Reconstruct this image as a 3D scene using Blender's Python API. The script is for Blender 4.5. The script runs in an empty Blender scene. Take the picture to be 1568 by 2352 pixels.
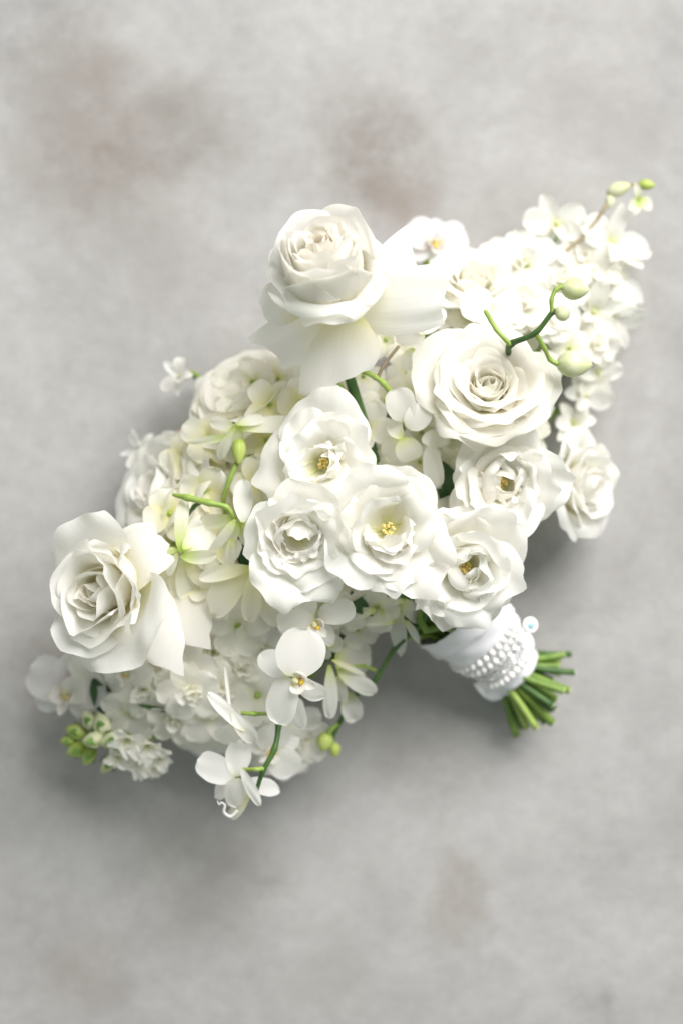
import bpy, math, random
import numpy as np
from mathutils import Matrix, Vector

# ------------------------------------------------------------------ camera, world, light
sc = bpy.context.scene
COL = sc.collection
KD = 0.000359                 # metres per layout unit at the focus height
ZF, CAMH = 0.197, 1.492        # focus height above the floor, camera height
W0, H0 = 1568.0, 2352.0

cam = bpy.data.cameras.new("camera")
cam_o = bpy.data.objects.new("camera", cam); COL.objects.link(cam_o)
cam_o.location = (0, 0, CAMH)
cam.sensor_fit = 'HORIZONTAL'
cam.sensor_width = 24.0
cam.lens = 24.0 * (CAMH - ZF) / (W0 * KD)
cam.clip_start = 0.01; cam.clip_end = 50
cam.dof.use_dof = True
cam.dof.focus_distance = CAMH - ZF
cam.dof.aperture_fstop = 1.5
sc.camera = cam_o

world = bpy.data.worlds.new("World"); sc.world = world; world.use_nodes = True
bg = world.node_tree.nodes["Background"]
bg.inputs[0].default_value = (0.90, 1.0, 0.955, 1)
bg.inputs[1].default_value = 0.31

key = bpy.data.lights.new("window_light", 'AREA')
key.shape = 'RECTANGLE'; key.size = 3.1; key.size_y = 2.8
key.energy = 318.0; key.color = (1.0, 0.965, 0.955)
key_o = bpy.data.objects.new("window_light", key); COL.objects.link(key_o)
key_o.location = (1.60, 2.62, 2.95)
key_o.rotation_euler = (Vector((0.0, 0.0, 0.05)) - key_o.location).to_track_quat('-Z', 'Y').to_euler()

vs = sc.view_settings
vs.view_transform = 'Standard'; vs.look = 'None'; vs.gamma = 1.0; vs.exposure = 0.27
vs.use_curve_mapping = False
sc.render.engine = 'CYCLES'
sc.cycles.use_denoising = True
sc.cycles.max_bounces = 16; sc.cycles.diffuse_bounces = 14; sc.cycles.transmission_bounces = 14

# ------------------------------------------------------------------ helpers
def P(x, y, z=0.0):
    z = z + 0.35 * max(0.0, z - 0.07)
    k = KD * (CAMH - z) / (CAMH - ZF)
    return Vector(((x - W0 / 2) * k, (H0 / 2 - y) * k, z))

def lerp(a, b, t): return a + (b - a) * t

def nodes_of(m):
    m.use_nodes = True
    nt = m.node_tree
    return nt, nt.nodes, nt.links

def petal_mat(name, base, mid, tip, p1=0.12, p2=0.45, trans=0.54, tcol=None, rough=0.62, bump=0.16, blush=None, edge=None):
    m = bpy.data.materials.new(name)
    nt, N, L = nodes_of(m)
    out = N["Material Output"]; pr = N["Principled BSDF"]
    at = N.new('ShaderNodeAttribute'); at.attribute_name = 'pv'
    au = N.new('ShaderNodeAttribute'); au.attribute_name = 'pu'
    ramp = N.new('ShaderNodeValToRGB')
    e = ramp.color_ramp.elements
    e[0].position = p1 * 0.3; e[0].color = (*base, 1)
    e[1].position = p2; e[1].color = (*tip, 1)
    k = ramp.color_ramp.elements.new(p1); k.color = (*mid, 1)
    # uneven edge between the greenish claw and the white blade
    oi = N.new('ShaderNodeObjectInfo')
    tc = N.new('ShaderNodeTexCoord')
    nz = N.new('ShaderNodeTexNoise'); nz.inputs['Scale'].default_value = 45; nz.inputs['Detail'].default_value = 2
    L.new(tc.outputs['Object'], nz.inputs['Vector'])
    add = N.new('ShaderNodeMath'); add.operation = 'MULTIPLY_ADD'
    add.inputs[1].default_value = 0.16; 
    L.new(nz.outputs['Fac'], add.inputs[0]); L.new(at.outputs['Fac'], add.inputs[2])
    sub = N.new('ShaderNodeMath'); sub.operation = 'SUBTRACT'; sub.inputs[1].default_value = 0.08
    L.new(add.outputs[0], sub.inputs[0])
    L.new(sub.outputs[0], ramp.inputs[0])
    # each petal a touch warmer or cooler than its neighbour
    tint = N.new('ShaderNodeValToRGB')
    tint.color_ramp.elements[0].color = (1.0, 0.99, 0.965, 1); tint.color_ramp.elements[1].color = (0.99, 1.0, 0.99, 1)
    L.new(oi.outputs['Random'], tint.inputs[0])
    mul = N.new('ShaderNodeMix'); mul.data_type = 'RGBA'; mul.blend_type = 'MULTIPLY'; mul.inputs[0].default_value = 1
    L.new(ramp.outputs[0], mul.inputs[6]); L.new(tint.outputs[0], mul.inputs[7])
    col = mul.outputs[2]
    # veins running from the claw to the rim
    cmb = N.new('ShaderNodeCombineXYZ')
    mu = N.new('ShaderNodeMath'); mu.operation = 'MULTIPLY'; mu.inputs[1].default_value = 16
    mv = N.new('ShaderNodeMath'); mv.operation = 'MULTIPLY'; mv.inputs[1].default_value = 2.2
    L.new(au.outputs['Fac'], mu.inputs[0]); L.new(at.outputs['Fac'], mv.inputs[0])
    L.new(mu.outputs[0], cmb.inputs[0]); L.new(mv.outputs[0], cmb.inputs[1]); L.new(oi.outputs['Random'], cmb.inputs[2])
    vn = N.new('ShaderNodeTexNoise'); vn.inputs['Scale'].default_value = 1.0; vn.inputs['Detail'].default_value = 3
    L.new(cmb.outputs[0], vn.inputs['Vector'])
    bp = N.new('ShaderNodeBump'); bp.inputs['Strength'].default_value = bump; bp.inputs['Distance'].default_value = 0.0012
    L.new(vn.outputs['Fac'], bp.inputs['Height'])
    L.new(col, pr.inputs['Base Color'])
    L.new(bp.outputs[0], pr.inputs['Normal'])
    pr.inputs['Roughness'].default_value = rough
    pr.inputs['Specular IOR Level'].default_value = 0.14
    pr.inputs['Sheen Weight'].default_value = 0.06
    tr = N.new('ShaderNodeBsdfTranslucent')
    gl = N.new('ShaderNodeMix'); gl.data_type = 'RGBA'; gl.blend_type = 'MULTIPLY'; gl.inputs[0].default_value = 1; gl.inputs[7].default_value = (1.0, 0.99, 0.965, 1)
    L.new(col, gl.inputs[6]); L.new(gl.outputs[2], tr.inputs['Color']); L.new(bp.outputs[0], tr.inputs['Normal'])
    mx = N.new('ShaderNodeMixShader'); mx.inputs[0].default_value = trans
    L.new(pr.outputs[0], mx.inputs[1]); L.new(tr.outputs[0], mx.inputs[2])
    L.new(mx.outputs[0], out.inputs['Surface'])
    return m

def plain_mat(name, c1, c2=None, scale=40, rough=0.5, spec=0.3, bump=0.0, trans=0.0, stretch=None):
    m = bpy.data.materials.new(name)
    nt, N, L = nodes_of(m)
    out = N["Material Output"]; pr = N["Principled BSDF"]
    tc = N.new('ShaderNodeTexCoord')
    mp = N.new('ShaderNodeMapping')
    if stretch: mp.inputs['Scale'].default_value = stretch
    nz = N.new('ShaderNodeTexNoise'); nz.inputs['Scale'].default_value = scale; nz.inputs['Detail'].default_value = 4
    L.new(tc.outputs['Object'], mp.inputs[0]); L.new(mp.outputs[0], nz.inputs['Vector'])
    rp = N.new('ShaderNodeValToRGB')
    rp.color_ramp.elements[0].position = 0.35; rp.color_ramp.elements[1].position = 0.68
    rp.color_ramp.elements[0].color = (*c1, 1); rp.color_ramp.elements[1].color = (*(c2 or c1), 1)
    L.new(nz.outputs['Fac'], rp.inputs[0]); L.new(rp.outputs[0], pr.inputs['Base Color'])
    pr.inputs['Roughness'].default_value = rough; pr.inputs['Specular IOR Level'].default_value = spec
    if bump:
        b = N.new('ShaderNodeBump'); b.inputs['Strength'].default_value = bump; b.inputs['Distance'].default_value = 0.001
        L.new(nz.outputs['Fac'], b.inputs['Height']); L.new(b.outputs[0], pr.inputs['Normal'])
    if trans:
        tr = N.new('ShaderNodeBsdfTranslucent'); L.new(rp.outputs[0], tr.inputs['Color'])
        mx = N.new('ShaderNodeMixShader'); mx.inputs[0].default_value = trans
        L.new(pr.outputs[0], mx.inputs[1]); L.new(tr.outputs[0], mx.inputs[2]); L.new(mx.outputs[0], out.inputs['Surface'])
    return m

M = {}
WH = (0.93, 0.926, 0.912)
M['rose'] = petal_mat('rose_petal', (0.82, 0.82, 0.46), (0.90, 0.87, 0.68), WH, 0.14, 0.60)
M['blush'] = petal_mat('blush_rose_petal', (0.84, 0.70, 0.45), (0.90, 0.78, 0.66), (0.94, 0.922, 0.895), 0.14, 0.60)
M['cream'] = petal_mat('cream_rose_petal', (0.80, 0.82, 0.46), (0.88, 0.86, 0.68), (0.935, 0.925, 0.892), 0.18, 0.66)
M['spray'] = petal_mat('spray_rose_petal', (0.82, 0.83, 0.50), (0.89, 0.88, 0.72), (0.94, 0.937, 0.926), 0.12, 0.46)
M['orchid'] = petal_mat('orchid_petal', (0.82, 0.84, 0.62), (0.89, 0.88, 0.84), (0.94, 0.935, 0.925), 0.08, 0.22, rough=0.42, bump=0.05)
M['lip'] = petal_mat('orchid_lip', (0.82, 0.60, 0.06), (0.86, 0.78, 0.34), (0.94, 0.93, 0.90), 0.14, 0.30, rough=0.4, bump=0.05)
M['mauve'] = petal_mat('mauve_orchid_petal', (0.72, 0.55, 0.58), (0.84, 0.78, 0.81), (0.89, 0.88, 0.89), 0.16, 0.42, rough=0.42, bump=0.05)
M['dendro'] = petal_mat('dendrobium_petal', (0.62, 0.74, 0.24), (0.80, 0.84, 0.52), (0.935, 0.93, 0.89), 0.14, 0.44, rough=0.42, bump=0.05)
M['lime'] = petal_mat('lime_orchid_petal', (0.50, 0.66, 0.16), (0.70, 0.79, 0.36), (0.89, 0.89, 0.79), 0.20, 0.62, rough=0.42, bump=0.05)
M['lemon'] = petal_mat('lemon_petal', (0.78, 0.80, 0.30), (0.90, 0.88, 0.60), (0.93, 0.92, 0.85), 0.20, 0.80, rough=0.45, bump=0.12)
M['pale'] = petal_mat('pale_orchid_petal', (0.76, 0.80, 0.50), (0.88, 0.88, 0.72), (0.94, 0.935, 0.905), 0.10, 0.30, rough=0.5, bump=0.1)
M['floret'] = petal_mat('floret_petal', (0.60, 0.72, 0.30), (0.86, 0.86, 0.62), (0.93, 0.92, 0.86), 0.10, 0.40)
M['stock'] = petal_mat('stock_petal', (0.58, 0.70, 0.30), (0.86, 0.87, 0.68), (0.94, 0.935, 0.905), 0.10, 0.30)
M['cutstem'] = plain_mat('fresh_green_stem', (0.11, 0.20, 0.03), (0.22, 0.32, 0.065), 60, 0.45, 0.35, 0.2)
M['stem'] = plain_mat('green_stem', (0.045, 0.105, 0.028), (0.085, 0.165, 0.04), 60, 0.45, 0.35, 0.2)
M['lightstem'] = plain_mat('lime_stem', (0.22, 0.33, 0.055), (0.33, 0.43, 0.11), 60, 0.42, 0.4, 0.1)
M['brownstem'] = plain_mat('woody_stem', (0.26, 0.21, 0.13), (0.36, 0.31, 0.21), 60, 0.6, 0.2, 0.3)
M['pinkstem'] = plain_mat('pink_stem', (0.60, 0.30, 0.24), (0.66, 0.42, 0.34), 60, 0.5)
M['cut'] = plain_mat('cut_stem_end', (0.62, 0.66, 0.36), (0.74, 0.75, 0.52), 300, 0.6)
M['leaf'] = plain_mat('dark_leaf', (0.022, 0.068, 0.026), (0.05, 0.115, 0.035), 30, 0.38, 0.45, 0.2, 0.2)
M['sepal'] = plain_mat('calyx_leaf', (0.12, 0.26, 0.05), (0.22, 0.38, 0.09), 40, 0.5, 0.3, 0.1, 0.25)
M['bud'] = plain_mat('orchid_bud', (0.55, 0.60, 0.30), (0.76, 0.77, 0.54), 55, 0.42, 0.4, 0.05, 0.15)
M['limebud'] = plain_mat('lime_bud', (0.38, 0.50, 0.09), (0.55, 0.63, 0.20), 55, 0.42, 0.4, 0.05, 0.15)
M['anther'] = plain_mat('golden_anther', (0.78, 0.56, 0.14), (0.88, 0.72, 0.30), 400, 0.6)
M['filament'] = plain_mat('filament', (0.82, 0.76, 0.36), (0.86, 0.82, 0.5), 100, 0.6)
M['freckle'] = plain_mat('red_freckle', (0.40, 0.06, 0.05), (0.5, 0.1, 0.07), 100, 0.6)
M['tendril'] = plain_mat('white_tendril', (0.88, 0.87, 0.83), (0.90, 0.895, 0.86), 60, 0.65, 0.1, 0, 0.3)
M['callus'] = plain_mat('yellow_callus', (0.78, 0.50, 0.03), (0.84, 0.62, 0.08), 300, 0.45)

# ---- mesh plumbing
def link(o, parent=None):
    COL.objects.link(o)
    if parent is not None: o.parent = parent
    return o

def mesh_obj(name, verts, faces, mat, parent=None, attrs=None, smooth=True):
    me = bpy.data.meshes.new(name)
    me.from_pydata([tuple(v) for v in verts], [], faces)
    if smooth: me.polygons.foreach_set('use_smooth', [True] * len(me.polygons))
    if attrs:
        for k, a in attrs.items():
            t = me.attributes.new(k, 'FLOAT', 'POINT'); t.data.foreach_set('value', np.asarray(a, dtype=np.float32))
    me.materials.append(mat)
    me.update()
    return link(bpy.data.objects.new(name, me), parent)

def grid_faces(nr, nc):
    f = []
    for i in range(nr - 1):
        for j in range(nc - 1):
            a = i * nc + j
            f.append((a, a + 1, a + nc + 1, a + nc))
    return f
GF = {}
def gfaces(nr, nc):
    if (nr, nc) not in GF: GF[(nr, nc)] = grid_faces(nr, nc)
    return GF[(nr, nc)]

def sheet(rng, L, W, th, shape='rose', cup=30, roll=0, u0=0.5, ruf=0.0, ruf_f=5, corner=0.4, point=0.0, jag=0.012,
          lump=0.0, base=0.28, ab=None, twist=0, nu=11, nv=12, rollv=0.35, notch=0.0, skew=0.0, wrap=0.0, r0=0.0, crease=0.0):
    """A petal: a spine bent in the radial plane (th = angles from the flower axis, degrees) swept with a cupped,
    rim-rolled cross profile. Local frame: x tangential, y outward, z along the axis. Returns verts, u, v."""
    s = np.linspace(0, 1, nv)
    v1 = 1 - (1 - s) ** 1.35
    u = np.linspace(-1, 1, nu)
    u = np.sign(u) * np.abs(u) ** 0.9
    ph = rng.uniform(0, 6.28, 8)
    # spine, finely integrated
    nf = 121
    vf = np.linspace(0, 1.25, nf)
    if isinstance(th[0], (tuple, list)):
        tv = [a for a, b in th]; ta = [b for a, b in th]
    else:
        tv = np.linspace(0, 1, len(th)); ta = th
    ang = np.radians(np.interp(vf, tv, ta))
    ker = np.ones(13) / 13
    ang = np.convolve(np.pad(ang, 6, mode='edge'), ker, 'valid')
    dr = np.sin(ang) * L * (vf[1] - vf[0]); dz = np.cos(ang) * L * (vf[1] - vf[0])
    R = np.concatenate([[0], np.cumsum((dr[1:] + dr[:-1]) / 2)]); Z = np.concatenate([[0], np.cumsum((dz[1:] + dz[:-1]) / 2)])
    V = np.repeat(v1[:, None], nu, 1)
    U = np.repeat(u[None, :], nv, 0)
    # outline
    if shape == 'rose':
        vm = 1 - corner * np.abs(u) ** 2.6 + point * np.exp(-(u / 0.22) ** 2) - notch * np.exp(-((u - skew) / 0.16) ** 2)
        vm = vm + jag * (1.3 * np.sin(4 * u + ph[0]) + 0.8 * np.sin(8 * u + ph[1]) + 0.35 * np.sin(14 * u + ph[2])) + skew * 0.15 * u
        V = V * vm[None, :]
        w = base + (1 - base) * np.sin(np.pi / 2 * np.clip(v1 / 0.60, 0, 1)) ** 0.9
        w = w * (1 - 0.14 * np.clip((v1 - 0.6) / 0.4, 0, 1) ** 2)
    else:
        a, b = ab or (0.6, 0.5)
        pk = a / (a + b)
        w = (np.clip(v1, 1e-4, 1) ** a) * (np.clip(1 - v1, 0, 1) ** b) / ((pk ** a) * ((1 - pk) ** b))
        w = np.maximum(w, base * (1 - v1) ** 2 + 0.012)
        w = w * (1 + jag * (np.sin(9 * v1 + ph[0]) + np.sin(17 * v1 + ph[1])))
    half = (w * W / 2)[:, None]
    # cross profile: heading integrated over u
    fu = np.linspace(0, 1, 41)
    cupv = np.radians(cup) * (np.ones(nv) if np.isscalar(cup) else 1)
    Tn = np.zeros((nv, nu)); Nn = np.zeros((nv, nu))
    for i in range(nv):
        rv = roll * np.clip((v1[i] - rollv) / (1 - rollv), 0, 1) ** 1.2
        for sg in (-1, 1):
            rr = math.radians(rv * (1 + 0.25 * sg * math.sin(ph[3])))
            cp = np.radians(cup)
            if wrap:
                rw = np.interp(v1[i], vf, R) + r0
                cp = min(math.radians(105), wrap * half[i, 0] / max(rw, 1e-4) * max(math.cos(np.interp(v1[i], vf, ang)), 0.06))
            hd = cp * np.minimum(fu, 1) - rr * np.clip((fu - u0) / (1 - u0), 0, 1) ** 1.5
            ds = half[i, 0] * (fu[1] - fu[0])
            t = np.concatenate([[0], np.cumsum(np.cos((hd[1:] + hd[:-1]) / 2) * ds)])
            n = np.concatenate([[0], np.cumsum(np.sin((hd[1:] + hd[:-1]) / 2) * ds)])
            m = (u * sg >= 0) if sg > 0 else (u < 0)
            Tn[i, m] = sg * np.interp(np.abs(u[m]), fu, t)
            Nn[i, m] = np.interp(np.abs(u[m]), fu, n)
    # ruffles at the rim, lumps over the blade
    rim = np.clip(np.maximum(np.abs(U) ** 2.5, (V / np.maximum(V[-1:, :], 1e-3)) ** 3) * V, 0, 1)
    rf = np.sin(ruf_f * U + ph[4] + 2.5 * V) + 0.6 * np.sin(ruf_f * 1.9 * U + ph[5] - 3 * V) + 0.5 * np.sin(ruf_f * 1.3 * V * np.sign(U) + ph[6])
    Nn = Nn + ruf * L * rim * rf
    if lump:
        Nn = Nn + lump * L * V * (np.sin(3.1 * U + 2.7 * V + ph[6]) * 0.6 + np.sin(1.7 * U - 4.1 * V + ph[7]) * 0.5 + 0.3 * np.sin(5.3 * U + 5 * V + ph[1]))
    if crease:
        cz = np.abs(np.sin(1.9 * U + 0.9 * V + ph[2])) + 0.7 * np.abs(np.sin(3.3 * U - 1.4 * V + ph[3])) - 0.9
        Nn = Nn + crease * L * V ** 1.5 * cz
        Nn = Nn + 0.25 * crease * L * V * np.sin(9 * U + 3 * V + ph[0]) * np.sin(7 * V - 2 * U + ph[5])
    Vc = np.clip(V, 0, 1.25)
    Y = np.interp(Vc, vf, R); Zz = np.interp(Vc, vf, Z); A = np.interp(Vc, vf, ang)
    x = Tn
    y = Y - np.cos(A) * Nn
    z = Zz + np.sin(A) * Nn
    if twist:
        tw = np.radians(twist) * V
        yc, zc = Y, Z_ = Y, Zz
        dx = Tn; dn = Nn
        c, s_ = np.cos(tw), np.sin(tw)
        t2 = dx * c - dn * s_; n2 = dx * s_ + dn * c
        x = t2; y = Y - np.cos(A) * n2; z = Zz + np.sin(A) * n2
    return np.stack([x.ravel(), y.ravel(), z.ravel()], 1), U.ravel(), np.clip(V, 0, 1).ravel(), nv, nu

def rot_z(pts, a, r0=0.0, z0=0.0):
    c, s = math.cos(a), math.sin(a)
    x, y, z = pts[:, 0], pts[:, 1] + r0, pts[:, 2] + z0
    # y axis (outward) -> (sin a, cos a)
    return np.stack([x * c + y * s, -x * s + y * c, z], 1)

def add_sheet(name, parent, mat, data, pts):
    _, U, V, nv, nu = data
    return mesh_obj(name, pts, gfaces(nv, nu), mat, parent, {'pv': V, 'pu': U})

def tube_geo(path, rad, seg=8, caps=True):
    path = [Vector(p) for p in path]
    n = len(path)
    if np.isscalar(rad): rad = [rad] * n
    verts, faces = [], []
    prev = None
    for i, p in enumerate(path):
        t = (path[min(i + 1, n - 1)] - path[max(i - 1, 0)]).normalized()
        if prev is None:
            a = Vector((0, 0, 1)) if abs(t.z) < 0.9 else Vector((1, 0, 0))
            x = t.cross(a).normalized()
        else:
            x = (prev - t * prev.dot(t)).normalized()
        prev = x
        y = t.cross(x)
        for k in range(seg):
            a = 2 * math.pi * k / seg
            verts.append(p + (x * math.cos(a) + y * math.sin(a)) * rad[i])
    for i in range(n - 1):
        for k in range(seg):
            a = i * seg + k; b = i * seg + (k + 1) % seg
            faces.append((a, b, b + seg, a + seg))
    if caps:
        faces.append(tuple(range(seg))[::-1]); faces.append(tuple((n - 1) * seg + k for k in range(seg)))
    return verts, faces

def spline(pts, n=8):
    pts = [Vector(p) for p in pts]
    out = []
    for i in range(len(pts) - 1):
        p0, p1, p2, p3 = pts[max(i - 1, 0)], pts[i], pts[i + 1], pts[min(i + 2, len(pts) - 1)]
        for k in range(n):
            t = k / n
            out.append(0.5 * ((2 * p1) + (p2 - p0) * t + (2 * p0 - 5 * p1 + 4 * p2 - p3) * t * t + (3 * p1 - p0 - 3 * p2 + p3) * t ** 3))
    out.append(pts[-1])
    return out

def blob_geo(c, ax, length, rad, seg=12, rings=9, ridge=0.0, nr=3, asym=0.0):
    """Bud: a body of revolution with soft ridges, pointed at the far end."""
    c = Vector(c); ax = Vector(ax).normalized()
    a = Vector((0, 0, 1)) if abs(ax.z) < 0.9 else Vector((1, 0, 0))
    x = ax.cross(a).normalized(); y = ax.cross(x)
    verts, faces = [c - ax * length / 2], []
    for i in range(1, rings):
        t = i / rings
        r = rad * (math.sin(math.pi * t ** (0.85 + asym))) ** 0.72
        for k in range(seg):
            an = 2 * math.pi * k / seg
            rr = r * (1 - ridge * max(0, math.cos(nr * an)) ** 6)
            verts.append(c + ax * (t - 0.5) * length + (x * math.cos(an) + y * math.sin(an)) * rr)
    verts.append(c + ax * length / 2)
    for k in range(seg): faces.append((0, 1 + (k + 1) % seg, 1 + k))
    for i in range(rings - 2):
        for k in range(seg):
            a0 = 1 + i * seg + k; b0 = 1 + i * seg + (k + 1) % seg
            faces.append((a0, b0, b0 + seg, a0 + seg))
    l = len(verts) - 1; s0 = 1 + (rings - 2) * seg
    for k in range(seg): faces.append((l, s0 + k, s0 + (k + 1) % seg))
    return verts, faces

# ------------------------------------------------------------------ the floor
def floor():
    n = 2
    me = bpy.data.meshes.new('floor')
    s = 3.0
    me.from_pydata([(-s, -s, 0), (s, -s, 0), (s, s, 0), (-s, s, 0)], [], [(0, 1, 2, 3)])
    m = bpy.data.materials.new('mottled_plaster')
    nt, N, L = nodes_of(m)
    pr = N['Principled BSDF']
    tc = N.new('ShaderNodeTexCoord')
    def noise(scale, detail, rough=0.55, dist=0.0, st=None):
        nz = N.new('ShaderNodeTexNoise'); nz.inputs['Scale'].default_value = scale; nz.inputs['Detail'].default_value = detail
        nz.inputs['Roughness'].default_value = rough; nz.inputs['Distortion'].default_value = dist
        if st:
            mp = N.new('ShaderNodeMapping'); mp.inputs['Scale'].default_value = st
            L.new(tc.outputs['Object'], mp.inputs[0]); L.new(mp.outputs[0], nz.inputs['Vector'])
        else: L.new(tc.outputs['Object'], nz.inputs['Vector'])
        return nz
    def ramp(src, p0, p1, c0, c1):
        r = N.new('ShaderNodeValToRGB'); r.color_ramp.elements[0].position = p0; r.color_ramp.elements[1].position = p1
        r.color_ramp.elements[0].color = (*c0, 1); r.color_ramp.elements[1].color = (*c1, 1)
        L.new(src, r.inputs[0]); return r.outputs[0]
    def mix(fac, a, b, blend='MIX', f=1.0):
        x = N.new('ShaderNodeMix'); x.data_type = 'RGBA'; x.blend_type = blend
        if fac is None: x.inputs[0].default_value = f
        else: L.new(fac, x.inputs[0])
        for i, q in ((6, a), (7, b)):
            if isinstance(q, tuple): x.inputs[i].default_value = (*q, 1)
            else: L.new(q, x.inputs[i])
        return x.outputs[2]
    c = ramp(noise(2.6, 7, 0.66, 0.8).outputs['Fac'], 0.34, 0.66, (0.315, 0.309, 0.302), (0.405, 0.399, 0.391))
    c = mix(None, c, ramp(noise(14, 6, 0.65, 0.3).outputs['Fac'], 0.3, 0.7, (0.89, 0.886, 0.88), (1.07, 1.07, 1.07)), 'MULTIPLY')
    c = mix(None, c, ramp(noise(60, 6, 0.7, 0.0, (1, 1.15, 1)).outputs['Fac'], 0.3, 0.7, (0.925, 0.925, 0.92), (1.055, 1.055, 1.055)), 'MULTIPLY')
    # brownish worn patches, each with its own place and shape
    wob = noise(9, 5, 0.65)
    vm = N.new('ShaderNodeVectorMath'); vm.operation = 'SUBTRACT'; vm.inputs[1].default_value = (0.5, 0.5, 0.5)
    L.new(wob.outputs['Color'], vm.inputs[0])
    vsn = N.new('ShaderNodeVectorMath'); vsn.operation = 'SCALE'; vsn.inputs['Scale'].default_value = 0.16
    L.new(vm.outputs[0], vsn.inputs[0])
    va = N.new('ShaderNodeVectorMath'); va.operation = 'ADD'
    L.new(tc.outputs['Object'], va.inputs[0]); L.new(vsn.outputs[0], va.inputs[1])
    grain = ramp(noise(19, 7, 0.78).outputs['Fac'], 0.32, 0.62, (0, 0, 0), (1, 1, 1))
    for (x, y, r, col, st) in ((60, 60, 230, (0.21, 0.205, 0.198), 0.65), (1560, 130, 180, (0.25, 0.25, 0.247), 0.52), (250, 300, 320, (0.222, 0.195, 0.171), 0.81), (440, 280, 170, (0.222, 0.208, 0.191), 0.65), (140, 150, 190, (0.249, 0.229, 0.208), 0.5),
                               (850, 370, 210, (0.220, 0.200, 0.182), 0.91), (930, 430, 120, (0.228, 0.196, 0.172), 0.65), (380, 560, 210, (0.282, 0.262, 0.249), 0.5),
                               (1380, 260, 220, (0.282, 0.269, 0.258), 0.59), (130, 1500, 170, (0.215, 0.182, 0.154), 0.65), (1000, 1720, 190, (0.229, 0.215, 0.195), 0.35),
                               (480, 2020, 250, (0.242, 0.235, 0.215), 0.65), (1040, 2060, 130, (0.255, 0.229, 0.202), 0.65), (200, 2230, 160, (0.269, 0.242, 0.222), 0.65), (1380, 2330, 100, (0.222, 0.215, 0.208), 0.78), (760, 2250, 200, (0.302, 0.296, 0.282), 0.65)):
        p = P(x, y, 0)
        d = N.new('ShaderNodeVectorMath'); d.operation = 'DISTANCE'; d.inputs[1].default_value = (p.x, p.y, 0)
        L.new(va.outputs[0], d.inputs[0])
        mr = N.new('ShaderNodeMapRange'); mr.interpolation_type = 'SMOOTHSTEP'
        mr.inputs['From Min'].default_value = r * KD * 1.12; mr.inputs['From Max'].default_value = r * KD * 0.15
        mr.inputs['To Min'].default_value = 0; mr.inputs['To Max'].default_value = st
        L.new(d.outputs['Value'], mr.inputs['Value'])
        ml = N.new('ShaderNodeMath'); ml.operation = 'MULTIPLY'
        a2 = N.new('ShaderNodeMath'); a2.operation = 'MULTIPLY_ADD'; a2.inputs[1].default_value = 0.85; a2.inputs[2].default_value = 0.25
        L.new(grain, a2.inputs[0]); L.new(mr.outputs[0], ml.inputs[0]); L.new(a2.outputs[0], ml.inputs[1])
        c = mix(ml.outputs[0], c, col)
    L.new(c, pr.inputs['Base Color'])
    pr.inputs['Roughness'].default_value = 0.8; pr.inputs['Specular IOR Level'].default_value = 0.2
    b = N.new('ShaderNodeBump'); b.inputs['Strength'].default_value = 0.25; b.inputs['Distance'].default_value = 0.002
    L.new(noise(90, 8, 0.7).outputs['Fac'], b.inputs['Height']); L.new(b.outputs[0], pr.inputs['Normal'])
    me.materials.append(m)
    o = link(bpy.data.objects.new('floor', me))
    o['kind'] = 'structure'; o['label'] = 'mottled pale grey plaster surface under the bouquet'; o['category'] = 'floor'
floor()

# ------------------------------------------------------------------ the bouquet
HAND0 = P(1040, 1405, 0.078)      # where the ribbon starts, under the flowers
HAND1 = P(1180, 1533, 0.045)      # where the ribbon ends
HEND = P(1248, 1600, 0.032)       # cut stem ends
BOUQ = bpy.data.objects.new('bouquet', None); COL.objects.link(BOUQ)
BOUQ.location = P(1180, 1533, 0); BOUQ.empty_display_size = 0.05
BOUQ['label'] = 'white bridal bouquet of roses and orchids lying on grey plaster'
BOUQ['category'] = 'bouquet'
BINV = Matrix.Translation(-BOUQ.location)
TARGETS = []                      # flower bases the stems run to

def flower(name, label, x, y, z, tilt, hb, roll=0.0, up=None):
    """An Empty under the bouquet; local z is the way the flower faces. (x, y, z) is the middle of the bloom, hb its depth.
    tilt = horizontal part of the facing (layout right, layout down), |tilt| < 1. up = layout direction of local +y."""
    ax = Vector((tilt[0], -tilt[1], 0)); l = min(ax.length, 0.98)
    ax = Vector((tilt[0], -tilt[1], math.sqrt(max(1 - l * l, 0.04)))).normalized()
    upv = Vector((up[0], -up[1], 0)) if up else Vector((math.sin(roll), math.cos(roll), 0))
    yv = (upv - ax * upv.dot(ax)).normalized()
    xv = yv.cross(ax)
    org = P(x, y, z) - ax * hb
    Mx = Matrix(((xv.x, yv.x, ax.x, org.x), (xv.y, yv.y, ax.y, org.y), (xv.z, yv.z, ax.z, org.z), (0, 0, 0, 1)))
    o = bpy.data.objects.new(name, None); COL.objects.link(o)
    o.empty_display_size = 0.02
    o.parent = BOUQ; o.matrix_basis = BINV @ Mx
    if label: o['label'] = label
    o['_r'] = 0.0
    del o['_r']
    return o, Mx

def sheet_between(rng, start, tip, facing, W, arch=0, **kw):
    """A petal laid from base to tip (world points), its inner face turned towards `facing`."""
    start, tip = Vector(start), Vector(tip)
    d = tip - start; L = d.length; d.normalize()
    n = Vector(facing); n = (n - d * n.dot(d)).normalized()
    x = d.cross(n)
    a = kw.pop('th', None) or [90 - arch, 90, 90 + arch]
    data = sheet(rng, L * (1 + abs(arch) / 400), W, a, **kw)
    Mx = Matrix(((x.x, d.x, n.x, start.x), (x.y, d.y, n.y, start.y), (x.z, d.z, n.z, start.z), (0, 0, 0, 1)))
    return data, Mx

def np_tf(Mx, pts):
    A = np.array(Mx)
    return pts @ A[:3, :3].T + A[:3, 3]

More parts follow.
